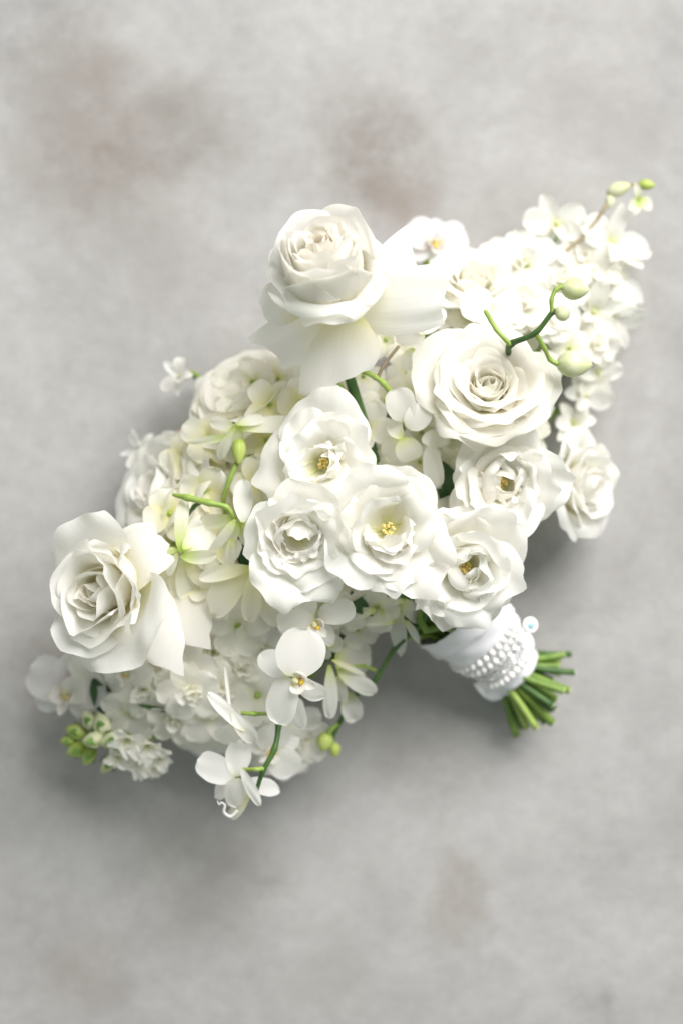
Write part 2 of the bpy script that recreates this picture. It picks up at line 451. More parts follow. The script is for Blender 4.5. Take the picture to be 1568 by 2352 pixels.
def free_petal(parent, Mpar, mat, rng, start, tip, facing, W, name='petal', arch=0, label=None, **kw):
    data, Mx = sheet_between(rng, P(*start), P(*tip), facing, W * KD, arch, **kw)
    o = add_sheet(name, parent, mat, data, np_tf(Mpar.inverted() @ Mx, data[0]))
    if label: o['label'] = label
    return o

def calyx(fl, rng, R, n=5, down=True):
    for i in range(n):
        d = sheet(rng, R * rng.uniform(0.55, 0.75), R * 0.2, [95, 120, 150] if down else [80, 50, 40], shape='e', ab=(0.35, 0.9), cup=30, nu=5, nv=7, base=0.5)
        add_sheet('sepal', fl, M['sepal'], d, rot_z(d[0], i * 6.283 / n + rng.uniform(-.2, .2), R * 0.04, -R * 0.02))
    v, f = blob_geo((0, 0, -R * 0.10), (0, 0, 1), R * 0.26, R * 0.11, 10, 7)
    mesh_obj('hip', v, f, M['sepal'], fl)

def rose(label, x, y, z, tilt, R, seed, n=34, hb=0.45, mat='rose', inner='rose', name='rose', Lin=0.60, Lout=1.2, Win=0.80, Wout=1.75,
         mid=(-10, 46), tip=(-20, 92), thb=(30, 84), curl=(0, 45), wrap=(1.0, 0.85), roll=(0, 30), ruf=(0.035, 0.022), point=0.05, lump=0.016, pw=1.15, stem=True, sep=True, quarter=0, jw=1.0):
    rng = np.random.default_rng(seed)
    Rm = R * KD
    fl, Mx = flower(name, label, x, y, z, tilt, hb * Rm, rng.uniform(0, 6.28))
    for i in range(n):
        t = i / (n - 1)
        q = t ** pw
        az = math.radians(137.5) * i + rng.uniform(-.25, .25) * jw
        if quarter and t < 0.5: az = (i % quarter) * 6.283 / quarter + rng.uniform(-.30, .30)
        jit = rng.normal(0, 1, 6) * jw
        m_ = lerp(*mid, q) + 4 * jit[1]; tp = lerp(*tip, q) + 6 * jit[2]
        th = [(0, lerp(*thb, t) + 4 * jit[0]), (0.20, lerp(thb[0], thb[1] * 0.84, t)), (0.52, m_), (0.80, lerp(m_, tp, 0.62)), (0.90, tp), (1.0, tp + lerp(*curl, t) * rng.uniform(0.3, 1.5))]
        r0 = Rm * lerp(0.015, 0.07, t)
        d = sheet(rng, Rm * lerp(Lin, Lout, t ** 0.8) * (1 + 0.045 * jit[4]), Rm * lerp(Win, Wout, t) * (1 + 0.07 * jit[5]), th,
                  wrap=lerp(*wrap, t), r0=r0, roll=lerp(*roll, t ** 2) * rng.uniform(0.4, 1.6), u0=0.5, ruf=lerp(*ruf, t) * rng.uniform(0.5, 1.4), ruf_f=rng.uniform(2.6, 5.2),
                  corner=rng.uniform(0.22, 0.36), point=point * t * rng.uniform(0, 1.8), jag=0.007, lump=lump, notch=rng.choice([0, 0, 0, 0.05]) * t, skew=rng.uniform(-.5, .5), nu=19, nv=15, crease=0.035 * rng.uniform(0.2, 1.4) * jw)
        add_sheet('petal', fl, M[inner if t < 0.45 else mat], d, rot_z(d[0], az, r0, Rm * 0.10 * (1 - t)))
    if sep: calyx(fl, rng, Rm)
    if stem: TARGETS.append((Mx, Rm, name, label))
    return fl, Mx, Rm, rng

def stamens(fl, rng, Rm, r=0.105, h=0.27, n=30):
    vs_, fs_ = [], []; va, fa = [], []
    for i in range(n):
        a = rng.uniform(0, 6.283); q = math.sqrt(rng.uniform(0.05, 1)) * r * Rm
        hh = Rm * h * rng.uniform(0.75, 1.1)
        p0 = Vector((math.cos(a) * q * 0.4, math.sin(a) * q * 0.4, Rm * 0.1)); p1 = Vector((math.cos(a) * q, math.sin(a) * q, hh))
        v, f = tube_geo([p0, (p0 + p1) / 2 + Vector((0, 0, .01 * Rm)), p1], Rm * 0.006, 4, False)
        o = len(vs_); vs_ += v; fs_ += [tuple(k + o for k in q_) for q_ in f]
        v, f = blob_geo(p1, (rng.normal(), rng.normal(), 0.6), Rm * 0.055, Rm * 0.02, 6, 4)
        o = len(va); va += v; fa += [tuple(k + o for k in q_) for q_ in f]
    s = mesh_obj('stamens', va, fa, M['anther'], fl); s['kind'] = 'stuff'; s['label'] = 'golden yellow stamens'
    g = mesh_obj('filaments', vs_, fs_, M['filament'], fl); g['kind'] = 'stuff'

def spray_rose(label, x, y, z, tilt, R, seed, n=17, stam=True, inner_n=4, openness=1.0, lop=0, **kw):
    """Open, wavy spray rose: a bowl of broad ruffled petals, a few upright ones round the stamens."""
    rng = np.random.default_rng(seed)
    Rm = R * KD
    fl, Mx = flower('spray_rose', label, x, y, z, tilt, 0.40 * Rm, rng.uniform(0, 6.28))
    for i in range(n):
        t = i / (n - 1)
        az = math.radians(137.5) * i + rng.uniform(-.45, .45)
        j = rng.normal(0, 1, 6)
        inn = i < inner_n
        if inn:
            th = [(0, 60), (0.3, 32 + 12 * j[0]), (0.6, 8 + 20 * j[1]), (0.85, -35 + 34 * j[2]), (1, -40 + 60 * j[3])]
            L_, W_, wr, ro = Rm * rng.uniform(0.55, 0.90), Rm * rng.uniform(0.65, 1.15), 0.65, 30
            if lop: az = lop + rng.uniform(-1.3, 1.3)
        else:
            q = (i - inner_n) / max(1, n - 1 - inner_n)
            o_ = openness
            th = [(0, 70 + 12 * q), (0.25, lerp(52, 74, q) * o_), (0.6, lerp(26, 62, q) * o_ + 10 * j[0]), (0.85, lerp(38, 88, q) * o_ + 14 * j[1]), (1, lerp(52, 116, q) * o_ + 26 * j[2])]
            L_, W_, wr, ro = Rm * lerp(0.84, 1.18, q) * (1 + .09 * j[3]), Rm * lerp(1.15, 1.62, q) * (1 + .13 * j[4]), 0.85, lerp(20, 60, q) * rng.uniform(0.2, 1.8)
        d = sheet(rng, L_, W_, th, wrap=wr, r0=Rm * 0.05, roll=ro, u0=0.45, ruf=0.07 if inn else 0.05, ruf_f=rng.uniform(3.2, 6.5), corner=rng.uniform(0.2, 0.36),
                  point=rng.choice([0, 0.06, 0.14]), jag=0.014, lump=0.03, notch=rng.choice([0, 0.04, 0.08]), skew=rng.uniform(-.5, .5), twist=14 * j[5], nu=21, nv=15, rollv=0.3, crease=0.06 * rng.uniform(0.2, 1.4))
        add_sheet('petal', fl, M['spray'], d, rot_z(d[0], az, Rm * lerp(0.03, 0.07, t) + (Rm * 0.06 if inn else 0), Rm * 0.05 * (1 - t)))
    if stam: stamens(fl, rng, Rm)
    calyx(fl, rng, Rm)
    TARGETS.append((Mx, Rm, 'spray_rose', label))
    return fl, Mx, Rm, rng

def tepal(fl, rng, mat, az, L, W, th, name='petal', ab=(0.6, 0.5), z0=0.0, r0=0.0, **kw):
    a = dict(shape='e', ab=ab, cup=12, jag=0.012, lump=0.02, nu=9, nv=13, base=0.18)
    a.update(kw)
    d = sheet(rng, L, W, th, **a)
    return add_sheet(name, fl, mat, d, rot_z(d[0], math.radians(az), r0, z0))

def moth_orchid(label, x, y, z, tilt, R, seed, up=(0, -1), mat='orchid', name='moth_orchid', fold=0, tendril=False, lip=True):
    rng = np.random.default_rng(seed)
    Rm = R * KD; m = M[mat]
    fl, Mx = flower(name, label, x, y, z, tilt, 0.12 * Rm, up=up)
    f = lambda a: [a - 8 + fold * -1 + rng.uniform(-6, 6), a - fold + rng.uniform(-6, 6), a + 6 - fold * 0.6 + rng.uniform(-8, 10)]
    # azimuth 0 = local +y (dorsal); x to the right
    for az in (0, 125, -125):
        tepal(fl, rng, m, az + rng.uniform(-6, 6), Rm * 0.95, Rm * 0.62, f(92), 'sepal', (0.62, 0.55), z0=-0.02 * Rm, cup=16)
    for az in (68, -68):
        tepal(fl, rng, m, az + rng.uniform(-6, 6), Rm * 1.05, Rm * 1.16, f(82), 'petal', (0.42, 0.36), z0=0.03 * Rm, cup=10, lump=0.035, nu=13, base=0.14)
    if lip:
        # side lobes rise round the column, mid lobe points down
        for s in (-1, 1):
            tepal(fl, rng, M['lip'], 180 + s * 62, Rm * 0.55, Rm * 0.46, [72, 34, -8], 'lip', (0.5, 0.42), z0=0.02 * Rm, r0=0.03 * Rm, cup=42)
        tepal(fl, rng, M['lip'], 180, Rm * 0.62, Rm * 0.34, [75, 62, 30], 'lip', (0.55, 0.6), z0=0.02 * Rm, r0=0.03 * Rm, cup=50)
        v, fc = blob_geo((0, -0.14 * Rm, 0.16 * Rm), (0, -0.4, 1), 0.13 * Rm, 0.07 * Rm, 8, 6)
        o = mesh_obj('callus', v, fc, M['callus'], fl)
        v, fc = blob_geo((0, 0.02 * Rm, 0.16 * Rm), (0, -0.35, 1), 0.32 * Rm, 0.09 * Rm, 8, 7)
        mesh_obj('column', v, fc, M['orchid'], fl)
        vv, ff = [], []
        for i in range(9):
            s = rng.choice([-1, 1]); a = rng.uniform(0.3, 1)
            p = Vector((s * Rm * rng.uniform(0.06, 0.17), -Rm * rng.uniform(0.05, 0.22), Rm * rng.uniform(0.10, 0.24)))
            v, fc = blob_geo(p, (rng.normal(), rng.normal(), rng.normal()), 0.05 * Rm, 0.012 * Rm, 5, 3)
            o_ = len(vv); vv += v; ff += [tuple(k + o_ for k in q) for q in fc]
        o = mesh_obj('freckles', vv, ff, M['freckle'], fl); o['kind'] = 'stuff'
    if tendril:
        pts = [Vector((0, -.55, .5)) * Rm, Vector((-.08, -.75, .45)) * Rm, Vector((.12, -.92, .42)) * Rm, Vector((.30, -.82, .42)) * Rm, Vector((.34, -.66, .44)) * Rm, Vector((.46, -.62, .46)) * Rm]
        pth = spline(pts, 6)
        v, fc = tube_geo(pth, list(np.linspace(0.07, 0.012, len(pth)) * Rm), 7)
        mesh_obj('tendril', v, fc, M['orchid'], fl)
    TARGETS.append((Mx, Rm, name, label))
    return fl, Mx, Rm, rng

def dendrobium(label, x, y, z, tilt, R, seed, up=(0, -1), mat='dendro', name='dendrobium_orchid', reflex=0, nar=1.0, lip=True, spur=False):
    rng = np.random.default_rng(seed)
    Rm = R * KD; m = M[mat]
    fl, Mx = flower(name, label, x, y, z, tilt, 0.2 * Rm, up=up)
    f = lambda: [55 + reflex * 0.4 + rng.uniform(-18, 18), 75 + reflex + rng.uniform(-20, 20), 95 + reflex * 1.3 + rng.uniform(-40, 50)]
    for az in (0, 128, -128):
        tepal(fl, rng, m, az + rng.uniform(-20, 20), Rm * rng.uniform(0.88, 1.15), Rm * rng.uniform(.40, .52) * nar, f(), 'sepal', (0.55, 0.62), z0=-0.02 * Rm, cup=26, twist=rng.uniform(-35, 35))
    for az in (66, -66):
        tepal(fl, rng, m, az + rng.uniform(-18, 18), Rm * rng.uniform(0.9, 1.12), Rm * rng.uniform(.56, .72) * nar, f(), 'petal', (0.6, 0.45), z0=0.02 * Rm, cup=18, lump=0.05, twist=rng.uniform(-30, 30))
    if lip:
        tepal(fl, rng, m, 180, Rm * 0.85, Rm * 0.55, [40, 40, 85], 'lip', (0.55, 0.42), z0=0.02 * Rm, cup=62, ruf=0.03)
        v, fc = blob_geo((0, 0.0, 0.16 * Rm), (0, -0.3, 1), 0.34 * Rm, 0.085 * Rm, 8, 6)
        mesh_obj('column', v, fc, m, fl)
    if spur:
        v, fc = blob_geo((0, 0, -0.2 * Rm), (0, 0.2, 1), 0.6 * Rm, 0.13 * Rm, 9, 7)
        mesh_obj('spur', v, fc, M['lightstem'], fl)
    TARGETS.append((Mx, Rm, name, label))
    return fl, Mx, Rm, rng

def floret(label, x, y, z, tilt, R, seed, n=4, mat='floret', name='hydrangea_floret', double=0, green=True):
    rng = np.random.default_rng(seed)
    Rm = R * KD
    fl, Mx = flower(name, label, x, y, z, tilt, 0.12 * Rm, rng.uniform(0, 6.28))
    for i in range(n):
        tepal(fl, rng, M[mat], 360 / n * i + rng.uniform(-10, 10), Rm * rng.uniform(0.9, 1.1), Rm * (2.6 / n + 0.35) * rng.uniform(0.9, 1.1),
              [65, 82 + rng.uniform(-12, 12), 88 + rng.uniform(-20, 30)], ab=(0.5, 0.34), cup=14, lump=0.06, ruf=0.03, nu=9, nv=9, base=0.1)
    for i in range(double):
        t = i / double
        d = sheet(rng, Rm * lerp(0.45, 0.75, t), Rm * 0.7, [50 * t + 15, 35 * t + rng.uniform(-15, 15), lerp(0, 80, t) + rng.uniform(-20, 20)], cup=35, ruf=0.08, ruf_f=7, jag=0.03, lump=0.06, nu=9, nv=8)
        add_sheet('petal', fl, M[mat], d, rot_z(d[0], i * 2.4 + rng.uniform(-.3, .3), 0.03 * Rm, 0.03 * Rm))
    if green and not double:
        v, f = blob_geo((0, 0, 0.06 * Rm), (0, 0, 1), 0.2 * Rm, 0.09 * Rm, 7, 5)
        mesh_obj('centre', v, f, M['lightstem'], fl)
    return fl, Mx, Rm, rng

def wstem(name, pts, rad, mat='stem', parent=None, label=None, seg=8, n=7):
    """A stem through layout points (x, y, z); child of the bouquet."""
    pth = spline([P(*p) - BOUQ.location for p in pts], n)
    r = rad if np.isscalar(rad) else list(np.interp(np.linspace(0, 1, len(pth)), np.linspace(0, 1, len(rad)), rad))
    r = r * KD if np.isscalar(r) else [q * KD for q in r]
    rl_ = [r] * len(pth) if np.isscalar(r) else r
    rl_ = [q * (1 + 0.28 * max([math.exp(-((i - c * n) / 1.1) ** 2) for c in range(1, len(pts) - 1)] or [0])) for i, q in enumerate(rl_)]
    v, f = tube_geo(pth, rl_, seg)
    o = mesh_obj(name, v, f, M[mat], parent or BOUQ)
    if label: o['label'] = label
    return o

def wbud(p, d, length, rad, mat='bud', label=None, name='bud', parent=None):
    ax = Vector((d[0], -d[1], d[2] if len(d) > 2 else 0.1))
    v, f = blob_geo(P(*p) - BOUQ.location, ax, length * KD, rad * KD, 24, 14, 0.13, 3)
    o = mesh_obj(name, v, f, M[mat], parent or BOUQ)
    if label: o['label'] = label
    return o

def orchid_free(label, name, x, y, z, mat, petals, seed, lip=None, up=(0, -1), tilt=(0, 0), R=80, drop=0.012):
    """An orchid whose tepals are laid one by one from throat to tip: (x0, y0, x1, y1, width, options)."""
    rng = np.random.default_rng(seed)
    fl, Mx = flower(name, label, x, y, z, tilt, 0.0, up=up)
    for it in petals:
        x0, y0, x1, y1, w = it[:5]; o = dict(it[5]) if len(it) > 5 else {}
        z0 = z + o.pop('z0', 0.0); z1 = z0 + o.pop('dz', -drop)
        fc = o.pop('face', (rng.uniform(-.4, .4), rng.uniform(-.4, .4), 1)); m = o.pop('mat', mat); nm = o.pop('name', 'petal'); arch = o.pop('arch', rng.uniform(4, 20))
        kw = dict(shape='e', ab=(0.55, 0.45), cup=rng.uniform(8, 24), jag=0.015, lump=0.03, nu=11, nv=13, base=0.2, twist=rng.uniform(-14, 14)); kw.update(o)
        free_petal(fl, Mx, M[m], rng, (x0, y0, z0), (x1, y1, z1), fc, w, name=nm, arch=arch, **kw)
    if lip:
        Rm = R * KD
        for s_ in (-1, 1):
            tepal(fl, rng, M['lip'], 180 + s_ * 62, Rm * 0.55, Rm * 0.48, [72, 34, -8], 'lip', (0.5, 0.42), z0=0.02 * Rm, r0=0.03 * Rm, cup=42)
        tepal(fl, rng, M['lip'], 180, Rm * 0.62, Rm * 0.36, [75, 62, 30], 'lip', (0.55, 0.6), z0=0.02 * Rm, r0=0.03 * Rm, cup=50)
        v, fc = blob_geo((0, -0.16 * Rm, 0.15 * Rm), (0, -0.4, 1), 0.14 * Rm, 0.075 * Rm, 8, 6); mesh_obj('callus', v, fc, M['callus'], fl)
        v, fc = blob_geo((0, 0.02 * Rm, 0.16 * Rm), (0, -0.35, 1), 0.32 * Rm, 0.09 * Rm, 8, 7); mesh_obj('column', v, fc, M['orchid'], fl)
        vv, ff = [], []
        for i in range(10):
            p = Vector((rng.choice([-1, 1]) * Rm * rng.uniform(0.08, 0.2), -Rm * rng.uniform(0.02, 0.2), Rm * rng.uniform(0.12, 0.24)))
            v, fc = blob_geo(p, rng.normal(0, 1, 3), 0.05 * Rm, 0.012 * Rm, 5, 3)
            o_ = len(vv); vv += v; ff += [tuple(k + o_ for k in q) for q in fc]
        o = mesh_obj('freckles', vv, ff, M['freckle'], fl); o['kind'] = 'stuff'
    TARGETS.append((Mx, R * KD * 0.6, name, label))
    return fl, Mx, rng


# ---- the tall rose at the top, facing up and away, its outer petals thrown back
fl, Mx, Rm, rng = rose('tall cream rose at the top with outer petals folded back', 745, 597, 0.185, (-0.12, -0.60), 246, 11, n=28, hb=0.42, mat='rose', inner='blush',
                       Lin=0.62, Lout=0.84, Win=0.50, Wout=1.0, mid=(-12, 6), tip=(-16, 4), thb=(30, 84), curl=(0, 40), roll=(0, 20), point=0.05, sep=False, quarter=5, ruf=(0.045, 0.012))
free_petal(fl, Mx, M['rose'], rng, (795, 712, 0.158), (1016, 680, 0.172), (-0.1, -0.30, 1), 155, crease=0.03, lump=0.02, arch=12, cup=-10, roll=30, u0=0.7, corner=-0.10, point=-0.03, skew=-0.8, base=0.40, nu=19, nv=17, ruf=0.012, ruf_f=3)
free_petal(fl, Mx, M['rose'], rng, (800, 722, 0.164), (775, 880, 0.154), (0.15, -0.30, 1), 180, arch=12, cup=-14, roll=45, u0=0.72, crease=0.03, lump=0.02, corner=-0.12, point=-0.03, skew=2.4, base=0.36, nu=19, nv=17, ruf=0.012, ruf_f=3)
free_petal(fl, Mx, M['rose'], rng, (770, 722, 0.158), (622, 806, 0.146), (-0.3, -0.4, 1), 125, crease=0.03, lump=0.02, arch=14, cup=-12, roll=30, u0=0.65, corner=-0.06, point=0.0, skew=0.8, base=0.40, nu=19, nv=15, ruf=0.015, ruf_f=3)
free_petal(fl, Mx, M['rose'], rng, (830, 680, 0.155), (945, 575, 0.146), (0.1, -0.5, 1), 120, arch=10, cup=-10, roll=30, u0=0.7, corner=-0.08, point=0.0, skew=-0.8, base=0.5, nu=17, nv=15)
free_petal(fl, Mx, M['rose'], rng, (700, 690, 0.160), (604, 690, 0.155), (-0.3, 0.1, 1), 120, arch=22, cup=-10, roll=70, corner=0.15, point=0.1, base=0.5, nu=15, nv=13)
# rolled petals hugging the front of the cup, towards the viewer
ld = Mx.to_3x3().inverted() @ Vector((0.05, -1, 0))
az0 = math.atan2(ld.x, ld.y)
for (da, L_, W_, th_, cr) in ((0.45, 0.66, 1.0, [(0, 88), (.18, 80), (.5, 20), (.72, 30), (.86, 90), (1, 165)], 0.3), (-0.55, 0.60, 0.95, [(0, 90), (.2, 82), (.5, 30), (.72, 48), (.86, 105), (1, 170)], 0.3),
                              (1.5, 0.68, 0.95, [(0, 88), (.18, 80), (.5, 14), (.75, 22), (.9, 60), (1, 120)], 0.3), (-1.7, 0.66, 0.95, [(0, 88), (.18, 80), (.5, 18), (.75, 26), (.9, 70), (1, 120)], 0.3), (3.1, 0.7, 0.95, [(0, 88), (.18, 80), (.5, 12), (.75, 20), (.9, 50), (1, 100)], 0.3)):
    d = sheet(rng, Rm * L_, Rm * W_, th_, wrap=0.95, r0=Rm * 0.07, roll=15, u0=0.6, ruf=0.01, ruf_f=3, corner=cr, point=0.04, jag=0.006, lump=0.015, crease=0.015, nu=21, nv=21, skew=rng.uniform(-.4, .4))
    add_sheet('petal', fl, M['rose'], d, rot_z(d[0], az0 + da, Rm * 0.07, -Rm * 0.02))

# ---- broad garden rose at the right
rose('wide garden rose with many swirled petals behind the budding orchid twig', 1122, 892, 0.138, (-0.04, -0.40), 146, 23, n=40, hb=0.36, mat='cream', inner='cream',
     Lin=0.50, Lout=1.2, Win=0.8, Wout=1.75, mid=(-4, 50), tip=(-18, 84), curl=(0, 75), pw=1.0, jw=1.5, lump=0.022)
# ---- large rose at the left
fl, Mx, Rm, rng = rose('large open rose at the far left facing left', 240, 1355, 0.150, (-0.50, 0.04), 176, 37, n=21, hb=0.45, mat='rose', inner='cream',
                       Lin=0.62, Lout=1.10, Win=0.95, Wout=1.6, mid=(-6, 32), tip=(-14, 62), curl=(0, 30), ruf=(0.06, 0.04), lump=0.04, jw=1.8)
free_petal(fl, Mx, M['rose'], rng, (300, 1345, 0.125), (402, 1520, 0.140), (0.1, -0.1, 1), 150, arch=14, cup=-10, roll=60, u0=0.5, corner=0.3, point=0.14, base=0.5, nu=15, nv=15, skew=0.3)
free_petal(fl, Mx, M['rose'], rng, (350, 1310, 0.112), (468, 1470, 0.125), (0.1, -0.1, 1), 140, arch=14, cup=-10, roll=50, corner=0.3, point=0.1, base=0.5, nu=15, nv=15)
free_petal(fl, Mx, M['rose'], rng, (285, 1330, 0.135), (362, 1225, 0.168), (-0.6, 0.1, 1), 150, th=[70, 80, 100, 160, 215], cup=20, roll=20, corner=0.2, base=0.5, nu=17, nv=17, ruf=0.03, ruf_f=8)

# ---- the spray roses in the middle
spray_rose('ruffled spray rose with golden stamens just under the tall rose', 740, 1064, 0.156, (-0.02, -0.06), 124, 41, n=18, inner_n=4, lop=1.2)
spray_rose('ruffled spray rose with a cupped closed heart, lower left of the middle', 682, 1232, 0.164, (-0.05, 0.14), 126, 52, n=19, inner_n=8, openness=0.80, stam=False)
spray_rose('widest open spray rose in the middle with golden stamens showing', 892, 1216, 0.170, (0.05, 0.08), 140, 63, n=19, inner_n=5, lop=5.6)
spray_rose('spray rose just above the white ribbon handle', 1072, 1308, 0.150, (0.10, 0.14), 136, 74, n=22, inner_n=9, openness=0.95)
spray_rose('faintly blushing spray rose below the wide garden rose', 1155, 1110, 0.136, (0.16, 0.04), 132, 85, n=26, inner_n=12, openness=0.9)
rose('side view rose at the right edge above the floor', 1332, 1115, 0.072, (0.80, 0.08), 136, 96, n=20, hb=0.5, name='rose', mid=(-8, 34), tip=(-10, 92), roll=(0, 70), lump=0.03, Lin=.8)
# ---- roses further down, out of focus
rose('blurred cream rose at the upper left under the tall rose', 560, 915, 0.090, (-0.45, -0.62), 150, 107, n=20, mat='cream', inner='cream', name='rose', mid=(-6, 44))
rose('blurred rose at the left between the cream rose and the large open rose', 372, 1125, 0.088, (-0.72, -0.30), 150, 118, n=20, mat='rose', mid=(-6, 44), lump=0.03)
rose('pale rose deep in the left of the bouquet behind the lime orchids', 480, 1060, 0.078, (-0.4, -0.3), 115, 119, n=18, mat='cream', inner='cream')
rose('blurred rose at the top right behind the tall rose', 1085, 650, 0.080, (0.10, -0.65), 115, 129, n=22, mat='cream', inner='cream', ruf=(0.04, 0.03))
rose('blurred rose lowest in the bouquet behind the hanging orchids', 652, 1712, 0.062, (0.15, 0.5), 98, 130, n=20, mat='rose', lump=0.03)
rose('blurred rose under the white blossoms at the lower left', 470, 1660, 0.055, (-0.1, 0.4), 96, 141, n=16, mat='rose')

# ---- moth orchids
moth_orchid('blurred moth orchid bloom at the lower left corner of the bouquet', 152, 1588, 0.072, (-0.30, 0.15), 108, 245, up=(0.2, -1), mat='mauve')
moth_orchid('blurred moth orchid bloom behind the hanging stem', 628, 1728, 0.098, (0.1, 0.3), 74, 256, up=(0.8, -0.4), mat='orchid')
moth_orchid('blurred moth orchid bloom peeking out behind the tall rose', 1000, 555, 0.060, (0.1, -0.35), 82, 267, up=(0.1, -1), mat='mauve')
moth_orchid('moth orchid bloom turned away beside the budding twig', 1128, 705, 0.112, (-0.1, -0.35), 78, 278, up=(-0.2, 1), lip=False, fold=14)
moth_orchid('moth orchid bloom behind the budding twig', 1225, 735, 0.090, (0.2, -0.2), 72, 289, up=(0.3, -1), lip=False)
moth_orchid('small moth orchid bloom at the left beneath the large rose', 290, 1545, 0.096, (-0.1, 0.3), 66, 290, up=(0.3, -1))

RO = dict(ab=(0.42, 0.36), cup=10, nu=13)          # broad round orchid petal
SE = dict(name='sepal', ab=(0.62, 0.55))
orchid_free('large moth orchid bloom hanging at the bottom centre with yellow lip', 'moth_orchid', 678, 1562, 0.158, 'orchid', [
    (666, 1553, 706, 1448, 118, dict(RO, dz=0.0, z0=0.004)), (664, 1556, 640, 1662, 84, dict(RO, dz=-0.004)), (664, 1556, 600, 1502, 64, dict(SE, z0=-0.004)),
    (672, 1590, 692, 1672, 48, dict(SE, z0=-0.006)), (680, 1560, 745, 1600, 50, dict(SE, z0=-0.006))], 201, lip=True, up=(-0.95, -0.25), tilt=(0.15, 0.1), R=86)
orchid_free('moth orchid bloom tucked under the middle spray roses', 'moth_orchid', 722, 1432, 0.144, 'orchid', [
    (732, 1414, 814, 1396, 62, dict(RO, dz=0.004)), (724, 1424, 640, 1436, 80, dict(RO, dz=-0.006)), (716, 1418, 690, 1362, 58, dict(SE)), (724, 1432, 705, 1492, 44, dict(SE, z0=-0.004)), (730, 1430, 764, 1480, 40, dict(SE, z0=-0.004))], 212, lip=True, up=(-0.7, -0.7), tilt=(0.12, 0.25), R=70)
orchid_free('narrow moth orchid bloom seen from the side', 'moth_orchid', 555, 1672, 0.138, 'orchid', [
    (562, 1678, 480, 1592, 34, dict(z0=0.004, cup=34, dz=0.004)), (530, 1640, 517, 1532, 10, dict(SE, ab=(0.5, 0.5))), (534, 1636, 584, 1704, 42, dict(z0=0.008, cup=30)), (552, 1672, 500, 1698, 52, dict(RO, z0=-0.006, mat='lip')), (560, 1680, 566, 1705, 24, dict(mat='lip', z0=0.002))], 223)
of, omx, _ = orchid_free('lowest moth orchid bloom with curled white tendril', 'moth_orchid', 548, 1786, 0.126, 'orchid', [
    (538, 1790, 456, 1744, 70, dict(ab=(0.5, 0.36), dz=-0.002, cup=8)), (541, 1784, 553, 1700, 62, dict(ab=(0.5, 0.36), dz=-0.002, cup=8)), (553, 1764, 597, 1850, 26, dict(z0=0.010)),
    (543, 1788, 543, 1854, 60, dict(ab=(0.45, 0.36), z0=0.006, cup=-34)), (530, 1792, 495, 1832, 40, dict(SE)), (560, 1796, 640, 1817, 44, dict(SE, z0=-0.006)), (574, 1818, 532, 1878, 32, dict(mat='lemon', z0=-0.004, cup=34))], 234)
tp_ = spline([omx.inverted() @ P(*q) for q in ((546, 1862, 0.118), (530, 1876, 0.118), (515, 1866, 0.119), (517, 1850, 0.120), (508, 1844, 0.120), (504, 1849, 0.120), (499, 1840, 0.120))], 6)
v_, f_ = tube_geo(tp_, list(np.linspace(4.5, 1.0, len(tp_)) * KD), 7); mesh_obj('tendril', v_, f_, M['tendril'], of)
orchid_free('cluster of small white orchid petals between the tall rose and the wide rose', 'small_orchid', 930, 985, 0.140, 'orchid', [
    (930, 968, 914, 892, 74, dict(RO, dz=0.004)), (938, 985, 978, 932, 60, dict(RO, dz=0.004)), (926, 1005, 948, 1056, 64, dict(RO, mat='dendro')), (926, 1005, 900, 962, 46, dict(mat='dendro')), (924, 1010, 884, 1050, 56, dict(RO, mat='dendro', z0=-0.006))], 291)
orchid_free('small orchid with hanging petals left of the blushing spray rose', 'small_orchid', 985, 1020, 0.136, 'orchid', [
    (968, 1012, 1032, 1004, 46, dict(RO)), (988, 1020, 1002, 1118, 50, dict(ab=(0.5, 0.4))), (1000, 960, 985, 900, 26, dict()), (1005, 1000, 1000, 930, 24, dict())], 302)
orchid_free('white petal peeking from under the tall rose at the right', 'small_orchid', 960, 775, 0.136, 'orchid', [(975, 772, 910, 770, 50, dict(RO)), (960, 765, 1012, 705, 60, dict(RO)), (950, 800, 930, 850, 40, dict(mat='dendro', z0=-0.01))], 303)

# ---- dendrobium orchids
NA = dict(ab=(0.5, 0.6))
orchid_free('hanging dendrobium bloom left of the ribbon handle', 'dendrobium_orchid', 890, 1408, 0.112, 'dendro', [
    (908, 1388, 922, 1506, 42, dict(ab=(0.4, 0.55), dz=-0.02)), (908, 1428, 812, 1424, 36, dict(cup=30)), (862, 1402, 794, 1420, 28, dict(z0=0.006)), (915, 1382, 970, 1424, 44, dict(RO)), (930, 1424, 964, 1478, 20, NA), (932, 1380, 862, 1382, 22, dict(z0=0.006)), (880, 1400, 850, 1440, 24, NA)], 366)
orchid_free('dendrobium bloom beside the green stem at the bottom', 'dendrobium_orchid', 770, 1528, 0.104, 'dendro', [
    (770, 1528, 850, 1502, 82, dict(RO, z0=-0.004)), (758, 1490, 780, 1422, 22, NA), (762, 1516, 838, 1552, 16, dict(NA, z0=0.012, mat='lemon')), (776, 1538, 860, 1590, 44, dict(z0=0.004)), (756, 1528, 757, 1648, 38, dict(ab=(0.6, 0.4), z0=0.008)), (782, 1550, 784, 1612, 44, dict()), (795, 1590, 815, 1655, 56, dict(z0=-0.012)), (770, 1520, 800, 1465, 34, dict(z0=-0.004))], 377)
